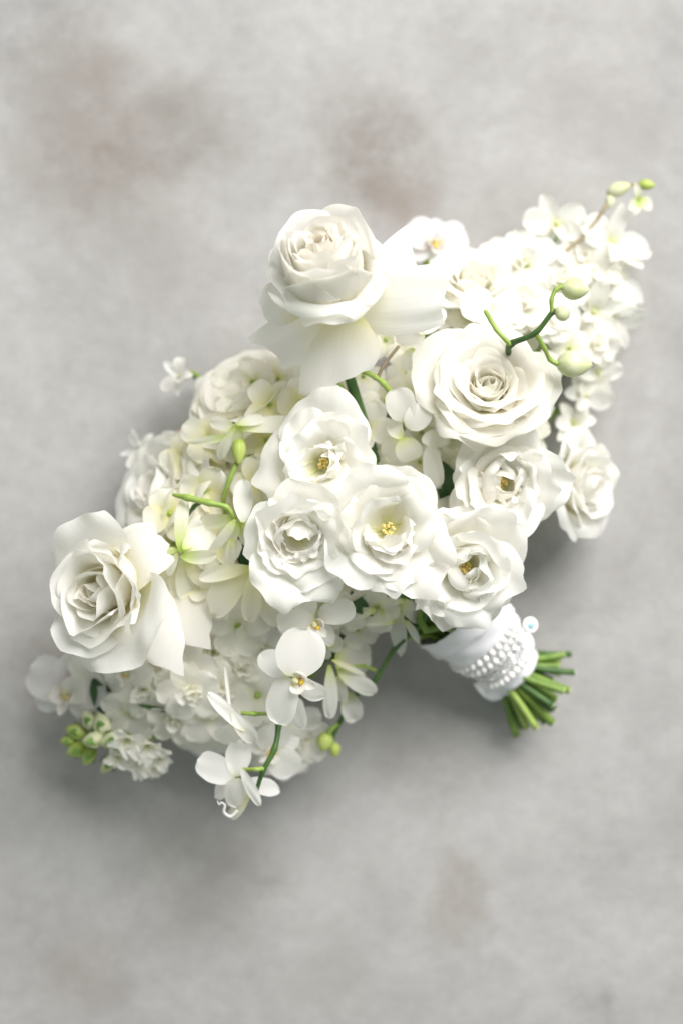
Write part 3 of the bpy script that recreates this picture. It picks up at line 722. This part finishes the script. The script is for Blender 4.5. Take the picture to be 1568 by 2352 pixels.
orchid_free('lime green orchid seen from behind, left of the middle', 'lime_orchid', 547, 990, 0.134, 'lime', [
    (548, 985, 682, 976, 46, dict(ab=(0.7, 0.4), mat='dendro')), (545, 975, 606, 962, 30, dict(ab=(0.7, 0.4), z0=0.006, mat='dendro')), (535, 1000, 430, 1016, 20, NA), (540, 982, 504, 1052, 28, dict(ab=(0.8, 0.4), mat='dendro', z0=0.006)), (540, 985, 484, 966, 34, dict(mat='dendro', z0=-0.004)), (545, 975, 540, 1030, 44, dict(cup=-40, z0=0.002))], 388)
orchid_free('lime and white orchid beside the cupped spray rose', 'lime_orchid', 545, 1205, 0.142, 'lime', [
    (558, 1200, 558, 1104, 48, dict(ab=(0.6, 0.45), mat='orchid', z0=0.006)), (545, 1189, 463, 1195, 36, dict(cup=24)), (540, 1193, 482, 1268, 26, dict(NA, mat='dendro', z0=0.008)), (548, 1198, 520, 1242, 42, dict(cup=36, z0=0.004)), (532, 1236, 526, 1305, 26, dict(mat='dendro', z0=0.004)), (552, 1200, 604, 1208, 34, dict()), (550, 1205, 570, 1250, 30, dict(z0=-0.004))], 399)
orchid_free('lime and white orchid right of the large left rose', 'lime_orchid', 414, 1270, 0.146, 'lime', [
    (415, 1270, 425, 1146, 34, dict(ab=(0.6, 0.5))), (416, 1277, 496, 1275, 42, dict(ab=(0.6, 0.45), z0=0.004)), (420, 1265, 490, 1222, 62, dict(RO, mat='dendro', z0=-0.004)), (408, 1270, 386, 1322, 22, dict(mat='dendro', z0=0.006)), (408, 1264, 358, 1268, 20, NA), (424, 1250, 470, 1190, 44, dict(mat='dendro', z0=-0.01)), (420, 1262, 440, 1235, 30, dict(cup=40, z0=0.006))], 400)
orchid_free('drooping lemon tinted bloom with long petals below the lime orchids', 'lemon_lily', 580, 1310, 0.142, 'lemon', [
    (582, 1306, 488, 1406, 78, dict(ab=(0.7, 0.42), cup=16)), (582, 1308, 573, 1424, 46, dict(ab=(0.7, 0.42), z0=0.006)), (588, 1318, 644, 1434, 66, dict(ab=(0.7, 0.42), z0=-0.008)), (582, 1304, 460, 1328, 40, dict(ab=(0.7, 0.5), z0=0.004, cup=30)), (590, 1310, 650, 1370, 50, dict(z0=-0.012))], 411)
orchid_free('pale broad petalled bloom between the large left rose and the lemon bloom', 'lemon_lily', 430, 1300, 0.128, 'cream', [
    (424, 1285, 452, 1386, 80, dict(ab=(0.6, 0.4))), (430, 1290, 510, 1340, 70, dict(RO)), (440, 1300, 520, 1420, 70, dict(z0=-0.008))], 412)
dendrobium('dendrobium bloom left of the tip spray, out of focus', 1278, 512, 0.055, (0.0, -0.2), 92, 311, up=(-0.2, -1), mat='pale', nar=1.12)
dendrobium('dendrobium bloom below the pale tip buds, out of focus', 1408, 552, 0.052, (0.3, -0.1), 108, 322, up=(0.4, -1), mat='pale', nar=1.12)
dendrobium('dendrobium bloom at the right edge of the top spray', 1422, 640, 0.048, (0.4, 0.1), 100, 333, up=(0.8, 0.2), mat='pale', nar=1.12)
dendrobium('drooping dendrobium bloom low on the right of the top spray', 1402, 722, 0.042, (0.3, 0.4), 96, 344, up=(0.2, -1), nar=1.05, mat='pale')
dendrobium('blurred dendrobium bloom beside the wide garden rose', 1345, 905, 0.045, (0.4, 0.2), 86, 355, up=(0.8, -0.5), mat='pale', nar=1.12)
dendrobium('dendrobium bloom inside the top spray between the blurred stock blossoms', 1360, 620, 0.060, (0.2, -0.2), 86, 357, up=(-0.5, -1), mat='pale', nar=1.12)
dendrobium('dendrobium bloom right of the smallest lime bud', 1365, 715, 0.062, (0.3, 0.1), 84, 358, up=(0.9, -0.3), mat='pale', nar=1.12)
dendrobium('dendrobium bloom right of the lower lime bud', 1375, 855, 0.046, (0.4, 0.1), 76, 359, up=(0.5, 0.8), mat='pale', nar=1.12)
dendrobium('dendrobium bloom above the side view rose', 1320, 970, 0.050, (0.3, 0.1), 66, 360, up=(-0.5, 0.8), mat='pale', nar=1.12)
dendrobium('dendrobium bloom under the lime bud at the right', 1335, 800, 0.060, (0.3, 0.0), 84, 356, up=(0.2, -1), mat='pale', nar=1.12)
dendrobium('pale lemon bloom under the drooping one', 470, 1390, 0.115, (-0.05, 0.4), 84, 412, up=(-0.6, -0.8), mat='lemon', lip=False)
dendrobium('blurred small orchid sticking out at the upper left', 410, 862, 0.060, (-0.5, -0.2), 58, 422, up=(-0.8, -0.6), mat='orchid')
dendrobium('blurred small orchid with curved petals at the left edge', 318, 1030, 0.058, (-0.5, -0.1), 58, 433, up=(-0.9, 0.1), mat='orchid', nar=0.8)

# ---- stock blossoms and hyacinth-like florets
k = 500
for (x, y, z, R, tl, lab) in (
        (440, 1590, 0.104, 84, (0.0, 0.35), 'double stock blossom below the large left rose'),
        (330, 1590, 0.092, 80, (-0.1, 0.35), 'double stock blossom left of the lower middle'),
        (560, 1535, 0.100, 80, (0.1, 0.25), 'double stock blossom left of the large moth orchid'),
        (490, 1500, 0.094, 74, (0.0, 0.3), 'double stock blossom under the drooping lemon bloom'),
        (505, 1585, 0.098, 76, (0.1, 0.35), 'double stock blossom right of the lower left blossoms'),
        (375, 1530, 0.094, 74, (-0.1, 0.3), 'double stock blossom tucked against the large left rose'),
        (1130, 640, 0.078, 70, (0.1, -0.3), 'blurred stock blossom above the turned away orchid'),
        (1270, 730, 0.084, 72, (0.2, -0.1), 'blurred stock blossom behind the zigzag twig'),
        (400, 1655, 0.086, 66, (0.0, 0.5), 'double stock blossom above the stock spike stem'),
        (1205, 605, 0.072, 92, (0.0, -0.35), 'blurred stock blossom left of the top spray'),
        (1285, 645, 0.070, 88, (0.2, -0.2), 'blurred stock blossom above the upper lime bud'),
        (1335, 590, 0.058, 74, (0.2, -0.3), 'blurred stock blossom inside the top spray'),
        (1200, 690, 0.088, 80, (0.0, -0.2), 'blurred stock blossom left of the upper lime bud'),
        (1150, 592, 0.064, 66, (-0.1, -0.4), 'blurred stock blossom beside the top right rose'),
        (1370, 790, 0.054, 72, (0.4, 0.1), 'blurred stock blossom right of the lime buds'),
        (262, 1612, 0.074, 66, (-0.2, 0.4), 'stock blossom above the green stock buds')):
    floret(lab, x, y, z, tl, R, k, n=5, mat='stock', name='stock_blossom', double=4); k += 1
    
# ---- hydrangea florets filling the heart of the bouquet
hull = [(480, 880), (640, 830), (900, 760), (1060, 690), (1180, 660), (1320, 760), (1260, 1000), (1180, 1220), (1000, 1380), (820, 1450), (620, 1580),
        (450, 1620), (300, 1580), (230, 1480), (300, 1250), (340, 1100)]
def inside(x, y):
    c = False
    for i in range(len(hull)):
        (x1, y1), (x2, y2) = hull[i], hull[i - 1]
        if (y1 > y) != (y2 > y) and x < (x2 - x1) * (y - y1) / (y2 - y1) + x1: c = not c
    return c
rf = np.random.default_rng(7)
pts = []
for yy in range(660, 1640, 66):
    for xx in range(230, 1340, 66):
        x = xx + (33 if ((yy - 660) // 66) % 2 else 0) + rf.uniform(-22, 22); y = yy + rf.uniform(-22, 22)
        if inside(x, y) and not (x < 640 and y > 1450): pts.append((x, y))
for i, (x, y) in enumerate(pts):
    d = math.hypot((x - 760) / 520, (y - 1150) / 480)
    z = 0.130 - 0.050 * min(d, 1.1) + rf.uniform(-0.012, 0.010)
    floret('cream hydrangea floret filling the gaps between the larger flowers', x, y, z, (rf.uniform(-.35, .35) + (x - 760) / 2500, rf.uniform(-.35, .35) + (y - 1150) / 2500), rf.uniform(50, 66), 700 + i, n=4, mat='lemon' if (x < 640 and 940 < y < 1300) else 'floret')

for i, (x, y, z, R, lab) in enumerate(((300, 1640, 0.082, 62, 'loose white floret above the stock spike'), (350, 1500, 0.100, 60, 'loose white floret tucked below the large left rose'), (425, 1540, 0.104, 62, 'loose white floret under the long petal of the left rose'),
        (600, 1490, 0.104, 62, 'loose white floret above the large moth orchid'), (480, 1645, 0.092, 64, 'loose white floret left of the side view moth orchid'), (590, 1600, 0.100, 60, 'loose white floret behind the side view moth orchid'),
        (215, 1560, 0.078, 60, 'loose white floret at the lower left behind the blurred moth orchid'), (660, 1655, 0.085, 60, 'loose white floret below the large moth orchid'), (700, 1690, 0.07, 56, 'loose white floret above the lime buds at the bottom'),
        (545, 1440, 0.108, 62, 'loose white floret under the lemon bloom'))):
    floret(lab, x, y, z, (-0.05 + 0.2 * math.sin(i * 2.1), 0.3 + 0.15 * math.cos(i * 1.7)), R * 1.38, 1500 + i, n=5, mat='stock', name='stock_floret')
for i, (x, y, z, R) in enumerate(((470, 1130, 0.118, 60), (590, 1110, 0.120, 58), (610, 1010, 0.116, 58), (480, 1010, 0.112, 60), (390, 1180, 0.116, 60), (500, 1250, 0.128, 58), (620, 930, 0.118, 60), (690, 925, 0.122, 56), (440, 1330, 0.118, 60))):
    floret('pale yellow green hydrangea floret left of the middle', x, y, z, (0.3 * math.sin(i * 2.3), 0.3 * math.cos(i * 1.9)), R * 1.15, 1600 + i, n=4, mat='lemon')

# ---- budding orchid twig on the right
tw = wstem('orchid_twig', [(1168, 815, 0.136), (1172, 790, 0.154), (1228, 765, 0.166), (1270, 716, 0.172), (1292, 722, 0.173)], [7, 7.5, 6, 5.5, 5], 'stem', label='green zigzag orchid twig with three buds')
wstem('pedicel', [(1172, 792, 0.156), (1140, 757, 0.158), (1114, 714, 0.150)], [6, 5, 5.5], 'lightstem', tw).matrix_parent_inverse = Matrix()
wstem('pedicel', [(1230, 766, 0.166), (1250, 800, 0.162), (1262, 825, 0.158), (1280, 836, 0.158)], [6, 5, 5, 6.5], 'lightstem', tw)
wstem('pedicel', [(1268, 718, 0.172), (1266, 690, 0.174), (1276, 665, 0.174), (1296, 657, 0.174)], [5.5, 4.5, 5, 6.5], 'lightstem', tw)
wbud((1320, 664, 0.173), (1, 0.05, 0.1), 66, 25, 'bud', parent=tw)
wbud((1292, 719, 0.175), (0.5, -0.4, 0.6), 38, 18, 'bud', parent=tw)
wbud((1318, 836, 0.156), (1, 0.06, 0.15), 86, 32, 'bud', parent=tw)
# ---- tip spray at the upper right
tp = wstem('orchid_twig', [(1270, 620, 0.062), (1300, 575, 0.062), (1345, 535, 0.06), (1390, 475, 0.058), (1405, 448, 0.058), (1440, 425, 0.056), (1480, 422, 0.055)], [5, 5, 5, 5, 4.5, 4, 4], 'brownstem', label='thin brownish orchid twig at the upper right tip')
wbud((1420, 434, 0.057), (1, -0.35, 0.2), 66, 19, 'bud', parent=tp)
wbud((1484, 424, 0.055), (1, 0.1, 0.1), 46, 14, 'limebud', parent=tp)
wbud((1400, 462, 0.057), (-0.2, 1, 0.2), 40, 12, 'bud', parent=tp)
dendrobium('half open pale green bud flower at the upper right tip', 1470, 460, 0.056, (0.5, 0.1), 46, 444, up=(-0.2, 1), mat='lime', lip=False)
# ---- green stem looping below the bouquet
lo = wstem('orchid_twig', [(880, 1365, 0.11), (940, 1370, 0.118), (976, 1392, 0.115), (968, 1432, 0.105), (905, 1492, 0.095), (862, 1562, 0.09), (812, 1602, 0.085), (780, 1660, 0.078), (762, 1700, 0.072)], [7, 7, 7, 6.5, 6, 6, 6, 5.5, 5], 'stem', label='dark green orchid twig arching down to two lime buds')
wstem('pedicel', [(862, 1540, 0.092), (835, 1530, 0.098), (805, 1530, 0.105)], [5, 4, 4], 'lightstem', lo)
wstem('pedicel', [(785, 1658, 0.078), (765, 1672, 0.078), (750, 1690, 0.076)], [6, 5, 6], 'lightstem', lo)
wbud((746, 1704, 0.075), (-0.3, 1, 0.3), 52, 21, 'limebud', parent=lo)
wbud((768, 1722, 0.068), (0.1, 1, 0.2), 40, 16, 'limebud', parent=lo)
# ---- hanging moth orchid stem
hs = wstem('orchid_twig', [(640, 1600, 0.11), (640, 1665, 0.128), (630, 1722, 0.135), (604, 1772, 0.134), (590, 1815, 0.126)], [6, 6.5, 6.5, 6, 5], 'stem', label='green moth orchid stem hanging at the bottom')
wstem('pedicel', [(608, 1765, 0.134), (588, 1768, 0.138), (560, 1768, 0.132)], [6, 5, 5], 'lightstem', hs)
wstem('pedicel', [(612, 1640, 0.12), (585, 1640, 0.138), (556, 1638, 0.136)], [5, 5, 5], 'lightstem', hs)
# ---- lime stems left of the middle
ls = wstem('orchid_twig', [(556, 1020, 0.118), (550, 1050, 0.124), (528, 1100, 0.126), (514, 1145, 0.122), (520, 1190, 0.112)], [6, 7, 5.5, 5, 5], 'lightstem', label='lime orchid stem left of the middle')
wstem('pedicel', [(562, 1050, 0.120), (590, 1080, 0.118), (600, 1130, 0.112)], [5, 4.5, 4.5], 'lightstem', ls)
wbud((549, 1035, 0.128), (0.0, 1, 0.1), 70, 17, 'limebud', parent=ls)
ov = wstem('orchid_twig', [(398, 1136, 0.136), (430, 1143, 0.142), (480, 1155, 0.146), (520, 1165, 0.146), (538, 1190, 0.142)], [4, 7.5, 7, 6, 5], 'lightstem', label='short lime stem pointing left above the lime orchids')
wstem('pedicel', [(462, 1152, 0.142), (445, 1165, 0.136), (430, 1185, 0.13)], [6, 5, 5], 'stem', ov)
wstem('orchid_twig', [(375, 1000, 0.06), (410, 994, 0.062), (445, 988, 0.062)], [4, 4, 4], 'pinkstem', label='thin pink stem at the upper left')
# ---- stems under the tall rose
wstem('orchid_twig', [(900, 905, 0.13), (880, 880, 0.136), (862, 866, 0.138), (835, 852, 0.136), (815, 840, 0.13)], [7, 7, 6.5, 6, 6], 'lightstem', label='short branching stem below the tall rose')
wstem('orchid_twig', [(868, 868, 0.138), (880, 840, 0.14), (915, 795, 0.136)], [4.5, 4, 4], 'brownstem', label='thin brown stalk below the tall rose')
wstem('orchid_twig', [(800, 920, 0.12), (785, 890, 0.128), (760, 872, 0.128)], [6, 5, 5], 'lightstem', label='small forked stalk left of the tall rose stem')

# ---- stock spike at the lower left
sp = bpy.data.objects.new('stock_spike', None); COL.objects.link(sp); sp.parent = BOUQ
sp['label'] = 'stock flower spike at the lower left with tight green buds'
def in_spike(o): o.parent = sp; return o
in_spike(wstem('stem', [(440, 1615, 0.080), (400, 1650, 0.078), (350, 1690, 0.074), (270, 1700, 0.07), (190, 1700, 0.066)], [12, 12, 10, 9, 6], 'lightstem'))
in_spike(wstem('stem', [(412, 1620, 0.088), (375, 1630, 0.090), (330, 1620, 0.088), (318, 1608, 0.086)], [7, 6, 6, 9], 'stem'))
for i, (x, y, z, l, r, m, d) in enumerate(((178, 1722, 0.070, 46, 17, 'limebud', (-1, .4)), (176, 1680, 0.072, 44, 17, 'limebud', (-1, -.3)), (205, 1655, 0.078, 44, 16, 'bud', (-.6, -1)),
                                   (235, 1665, 0.082, 50, 20, 'bud', (-.3, -1)), (205, 1735, 0.072, 44, 15, 'limebud', (-.5, 1)), (215, 1700, 0.086, 46, 18, 'bud', (-1, .1)),
                                   (256, 1748, 0.074, 62, 17, 'bud', (-.7, .8)), (262, 1700, 0.090, 60, 20, 'bud', (-.9, 0.2)), (158, 1702, 0.068, 34, 12, 'limebud', (-1, 0)), (270, 1660, 0.07, 46, 14, 'limebud', (-.2, -1)))):
    l *= 1.3; r *= 1.2
    b = in_spike(wbud((x, y, z), d, l, r, m))
    q = P(x, y, z) - BOUQ.location
    rg = np.random.default_rng(900 + i)
    ax = Vector((d[0], -d[1], 0.1)).normalized()
    for s in range(3):
        side = ax.cross(Vector((0, 0, 1))).normalized()
        nrm = (Matrix.Rotation(s * 2.1 + 0.5, 3, ax) @ side)
        data, mm = sheet_between(rg, q - ax * l * KD * 0.55 + nrm * r * KD * 0.25, q + ax * l * KD * 0.25 + nrm * r * KD * 1.12, -nrm, r * KD * 1.25, arch=-16, shape='e', ab=(0.5, 0.6), cup=38, nu=5, nv=7)
        in_spike(add_sheet('sepal', BOUQ, M['leaf'] if s == 1 else M['sepal'], data, np_tf(mm, data[0])))
rg = np.random.default_rng(950)
for (x, y, z, R) in ((292, 1698, 0.098, 56), (340, 1712, 0.092, 58), (322, 1750, 0.080, 50), (272, 1738, 0.086, 40), (366, 1740, 0.074, 46), (350, 1762, 0.068, 40)):
    c0 = P(x, y, z) - BOUQ.location
    for i in range(8):
        a = i * 2.4 + rg.uniform(-.3, .3); t = i / 8
        d = sheet(rg, R * KD * rg.uniform(0.7, 1.1), R * KD * 0.75, [60, 45 + 40 * t, 70 + 50 * t], cup=30, ruf=0.07, ruf_f=6, jag=0.03, lump=0.06, nu=9, nv=8)
        pp = rot_z(d[0], a)
        th_ = 0.6; c, s = math.cos(th_), math.sin(th_)      # lean down the picture
        pp = np.stack([pp[:, 0], pp[:, 1] * c - pp[:, 2] * s, pp[:, 1] * s + pp[:, 2] * c], 1)
        in_spike(add_sheet('petal', BOUQ, M['stock'], d, pp + np.array(c0)))

# ---- leaves under the flowers
rl = np.random.default_rng(33)
def leaf(a, b, Wd, up=(0, 0, 1), arch=15):
    data, mm = sheet_between(rl, P(*a) - BOUQ.location, P(*b) - BOUQ.location, up, Wd * KD, arch, shape='e', ab=(0.55, 0.7), cup=22, jag=0.02, lump=0.02, nu=7, nv=11)
    return add_sheet('leaf', BOUQ, M['leaf'], data, np_tf(mm, data[0]))
for a, b, w in (((1000, 1380, 0.085), (860, 1400, 0.10), 60), ((1010, 1390, 0.085), (780, 1440, 0.09), 70), ((1000, 1370, 0.09), (1100, 1180, 0.11), 70), ((1060, 1200, 0.10), (1010, 1060, 0.115), 70),
                ((640, 1480, 0.09), (610, 1340, 0.118), 70), ((700, 1480, 0.08), (560, 1420, 0.10), 80), ((930, 1060, 0.09), (870, 930, 0.112), 70), ((990, 1400, 0.08), (900, 1440, 0.078), 50),
                ((1180, 1180, 0.07), (1260, 1140, 0.08), 60), ((1260, 1150, 0.072), (1215, 1205, 0.07), 36), ((380, 1460, 0.09), (320, 1440, 0.10), 60), ((560, 1300, 0.10), (600, 1170, 0.12), 70),
                ((420, 1480, 0.08), (330, 1480, 0.095), 50), ((260, 1640, 0.07), (215, 1560, 0.08), 60), ((720, 1500, 0.08), (820, 1470, 0.085), 60), ((600, 1480, 0.085), (540, 1440, 0.1), 50),
                ((900, 1380, 0.09), (800, 1395, 0.12), 60), ((1050, 1240, 0.09), (1120, 1215, 0.10), 50), ((560, 1120, 0.09), (600, 1180, 0.1), 60), ((840, 960, 0.1), (760, 900, 0.11), 60)):
    leaf(a, b, w)

# ------------------------------------------------------------------ handle: stems, ribbon, pearls
axis = (HAND1 - HAND0).normalized()
sx = axis.cross(Vector((0, 0, 1))).normalized(); sz = sx.cross(axis).normalized()   # across, and up
RW, RH = 0.0375, 0.033                                                                # ribbon half width and half height
HL = (HAND1 - HAND0).length

def on_handle(s, a, k=1.0):
    q = min(max(s / HL, 0), 1); k = k * lerp(1.04, 0.70, q * q * (3 - 2 * q) if q < 1 else 1)
    c = HAND0 + axis * s
    return c + sx * math.cos(a) * RW * k + sz * math.sin(a) * RH * k

# ribbon wrap: folded bands wound round the stems
def ribbon():
    rg = np.random.default_rng(5)
    ns, na = 46, 72
    V, F = [], []
    for i in range(ns):
        t = i / (ns - 1)
        for j in range(na):
            a = 2 * math.pi * j / na
            s = lerp(-0.006, HL + 0.004, t)
            # oblique overlapping turns
            ph = (s / 0.021 + a / (2 * math.pi) * 1.0 + 0.15 * math.sin(a * 2)) % 1.0
            k = 1.0 + 0.055 * (ph ** 2) + 0.020 * math.sin(a * 3 + s * 160) + 0.014 * math.sin(a * 7 - s * 260) + 0.010 * abs(math.sin(a * 6 + s * 90))
            k *= 1 + 0.05 * math.cos(math.pi * (t - 0.15))
            V.append(on_handle(s, a, k) - BOUQ.location)
    for i in range(ns - 1):
        for j in range(na):
            F.append((i * na + j, i * na + (j + 1) % na, (i + 1) * na + (j + 1) % na, (i + 1) * na + j))
    o = mesh_obj('ribbon_wrap', V, F, M['ribbon'], BOUQ)
    o['label'] = 'white satin ribbon wound round the stems'
    md = o.modifiers.new('thick', 'SOLIDIFY'); md.thickness = 0.0012; md.offset = 1
M['ribbon'] = plain_mat('white_satin', (0.78, 0.785, 0.80), (0.84, 0.845, 0.855), 50, 0.38, 0.4, 0.12, 0.12, (1, 1, 1))
ribbon()
# ribbon tail hanging from the edge
data, mm = sheet_between(np.random.default_rng(3), on_handle(HL * 0.75, 0.35, 1.04) - BOUQ.location, on_handle(HL + 0.010, 0.15, 1.08) - BOUQ.location, sz + sx * 0.6, 0.022, arch=10, cup=10, corner=0.05, base=0.9, nu=9, nv=9, lump=0.05)
add_sheet('ribbon_tail', BOUQ, M['ribbon'], data, np_tf(mm, data[0]))

# one stem for every larger flower, from the cut end through the ribbon to the bloom
rs = np.random.default_rng(77)
nst = 0
GA = math.radians(137.5)
order = sorted(range(len(TARGETS)), key=lambda i: -TARGETS[i][1])
keep = order[:34]
for q, ti in enumerate(keep):
    Mx, Rm, nm, lab = TARGETS[ti]
    a = q * GA; rr = math.sqrt((q + 0.5) / len(keep))
    org = Mx.translation; ax = Vector((Mx[0][2], Mx[1][2], Mx[2][2]))
    frac = rr * 0.86
    p_end = HEND + sx * math.cos(a + 0.5) * 0.050 * rr + sz * math.sin(a + 0.5) * 0.034 * rr + axis * rs.uniform(-0.012, 0.008) + axis * 0.010 * math.cos(a)
    srad = rs.uniform(0.0038, 0.0054) if nm in ('rose', 'spray_rose') else rs.uniform(0.0026, 0.0036)
    p_end.z = max(p_end.z, srad + 0.001)
    p1 = on_handle(HL, a + 0.12, frac); p0 = on_handle(0.0, a - 0.25, frac * 0.9)
    pm = on_handle(HL * 0.5, a - 0.05, frac * 0.88)
    dn = (HAND0 - HAND1).normalized()
    p_1 = p0 + dn * 0.045
    p_2 = org - ax * min(0.06, (org - p0).length * 0.35)
    p_2.z = max(p_2.z, 0.02)
    pts = [p_end, p1, pm, p0, p_1, p_2, org - ax * 0.04 * Rm]
    pth = spline([v - BOUQ.location for v in pts], 5)
    mat = M['lightstem'] if q % 4 == 1 else (M['brownstem'] if q == 13 else (M['cutstem'] if q % 3 else M['stem']))
    v, f = tube_geo(pth, srad, 8)
    o = mesh_obj('stem', v, f, mat, BOUQ)
    # pale cut face at the end
    d0 = (Vector(pth[0]) - Vector(pth[1])).normalized()
    v, f = tube_geo([Vector(pth[0]) - d0 * 0.0004, Vector(pth[0]) + d0 * 0.0006], srad * 0.93, 8)
    mesh_obj('cut_end', v, f, M['cut'], o)

# pearls
M['pearl'] = plain_mat('pearl', (0.86, 0.84, 0.815), (0.91, 0.895, 0.88), 20, 0.18, 0.6)
M['pearl'].node_tree.nodes['Principled BSDF'].inputs['Coat Weight'].default_value = 0.5
M['crystal'] = plain_mat('crystal', (0.72, 0.72, 0.71), (0.9, 0.9, 0.88), 900, 0.08, 1.0)
M['crystal'].node_tree.nodes['Principled BSDF'].inputs['Metallic'].default_value = 0.55
M['enamel'] = plain_mat('white_enamel', (0.88, 0.87, 0.85), (0.9, 0.89, 0.87), 30, 0.2, 0.5)
M['blue'] = plain_mat('pale_blue_enamel', (0.28, 0.52, 0.58), (0.36, 0.60, 0.66), 200, 0.2, 0.5)
BR = bpy.data.objects.new('pearl_bracelet', None); COL.objects.link(BR)
BR.location = on_handle(HL * 0.7, -math.pi / 2, 1.05)
BR['label'] = 'pearl strand and crystal bracelet with round blue eye charm on the ribbon handle'
BR['category'] = 'bracelet'
pr_ = 0.0033
pv, pf = [], []
for i in range(1, 8):
    for j in range(12):
        t = math.pi * i / 8; a = 2 * math.pi * j / 12
        pv.append((pr_ * math.sin(t) * math.cos(a), pr_ * math.sin(t) * math.sin(a), pr_ * math.cos(t)))
pv += [(0, 0, pr_), (0, 0, -pr_)]
for i in range(6):
    for j in range(12): pf.append((i * 12 + j, (i + 1) * 12 + j, (i + 1) * 12 + (j + 1) % 12, i * 12 + (j + 1) % 12))
for j in range(12):
    pf.append((84, j, (j + 1) % 12)); pf.append((85, 72 + (j + 1) % 12, 72 + j))
pm_ = bpy.data.meshes.new('pearl'); pm_.from_pydata(pv, [], pf); pm_.polygons.foreach_set('use_smooth', [True] * len(pf)); pm_.materials.append(M['pearl'])
rp = np.random.default_rng(12)
def ring_pts(s0, k, n, slant=0.0, off=0.0):
    out = []
    for j in range(n):
        a = 2 * math.pi * (j + off) / n
        out.append(on_handle(s0 + slant * math.cos(a) + 0.0006 * math.sin(3 * a + s0 * 500), a, k))
    return out
per = 2 * math.pi * math.sqrt((RW ** 2 + RH ** 2) / 2) * 0.97
npearl = int(per / (pr_ * 2.12))
for (s0, sl, off) in ((HL * 0.46, 0.0, 0.0), (HL * 0.57, 0.0, 0.5), (HL * 0.86, 0.0, 0.4)):
    for p in ring_pts(s0, 1.10, npearl, sl, off):
        o = bpy.data.objects.new('pearl', pm_); link(o, BR)
        o.location = p - BR.location
        sc_ = rp.uniform(0.9, 1.08); o.scale = (sc_, sc_, sc_ * rp.uniform(0.93, 1.05)); o.rotation_euler = (rp.uniform(0, 6), rp.uniform(0, 6), 0)
# crystals between the strands
V, F = [], []
for (s0, sl, n, sz_) in ((HL * 0.645, 0.0, 150, 0.0017), (HL * 0.705, 0.0, 150, 0.0016), (HL * 0.765, 0.0, 150, 0.0017)):
    for p in ring_pts(s0, 1.075, n, sl, rp.uniform(0, 1)):
        ax = Vector(rp.normal(0, 1, 3)).normalized()
        v, f = blob_geo(p - BR.location + Vector(rp.normal(0, 0.0004, 3)), ax, sz_ * 2.0, sz_ * 1.0, 5, 3)
        o_ = len(V); V += v; F += [tuple(k_ + o_ for k_ in q_) for q_ in f]
o = mesh_obj('crystals', V, F, M['crystal'], BR, smooth=False); o['kind'] = 'stuff'; o['label'] = 'tiny clear crystals between the pearl strands'
# charm: white enamel disc with a rim, blue pupil
def disc(name, c, n, r, h, mat, parent, seg=28, bev=0.25):
    n = Vector(n).normalized(); a = Vector((0, 0, 1)) if abs(n.z) < 0.9 else Vector((1, 0, 0))
    x = n.cross(a).normalized(); y = n.cross(x)
    prof = [(0, -h / 2), (r * (1 - bev * 0.3), -h / 2), (r, -h / 2 + h * bev), (r, h / 2 - h * bev), (r * (1 - bev * 0.3), h / 2), (0, h / 2)]
    V, F = [], []
    for (rr, hh) in prof:
        for k in range(seg):
            q = 2 * math.pi * k / seg
            V.append(Vector(c) + n * hh + (x * math.cos(q) + y * math.sin(q)) * rr)
    for i in range(len(prof) - 1):
        for k in range(seg): F.append((i * seg + k, i * seg + (k + 1) % seg, (i + 1) * seg + (k + 1) % seg, (i + 1) * seg + k))
    return mesh_obj(name, V, F, mat, parent)
cn = Vector((0.35, 0.1, 1)).normalized()
cc = P(1217, 1436, 0.098) - BR.location
ch = disc('charm', cc, cn, 0.0073, 0.0030, M['enamel'], BR); ch['label'] = 'round white charm with pale blue centre'
disc('charm_eye', cc + cn * 0.0016, cn, 0.0032, 0.0016, M['blue'], ch)
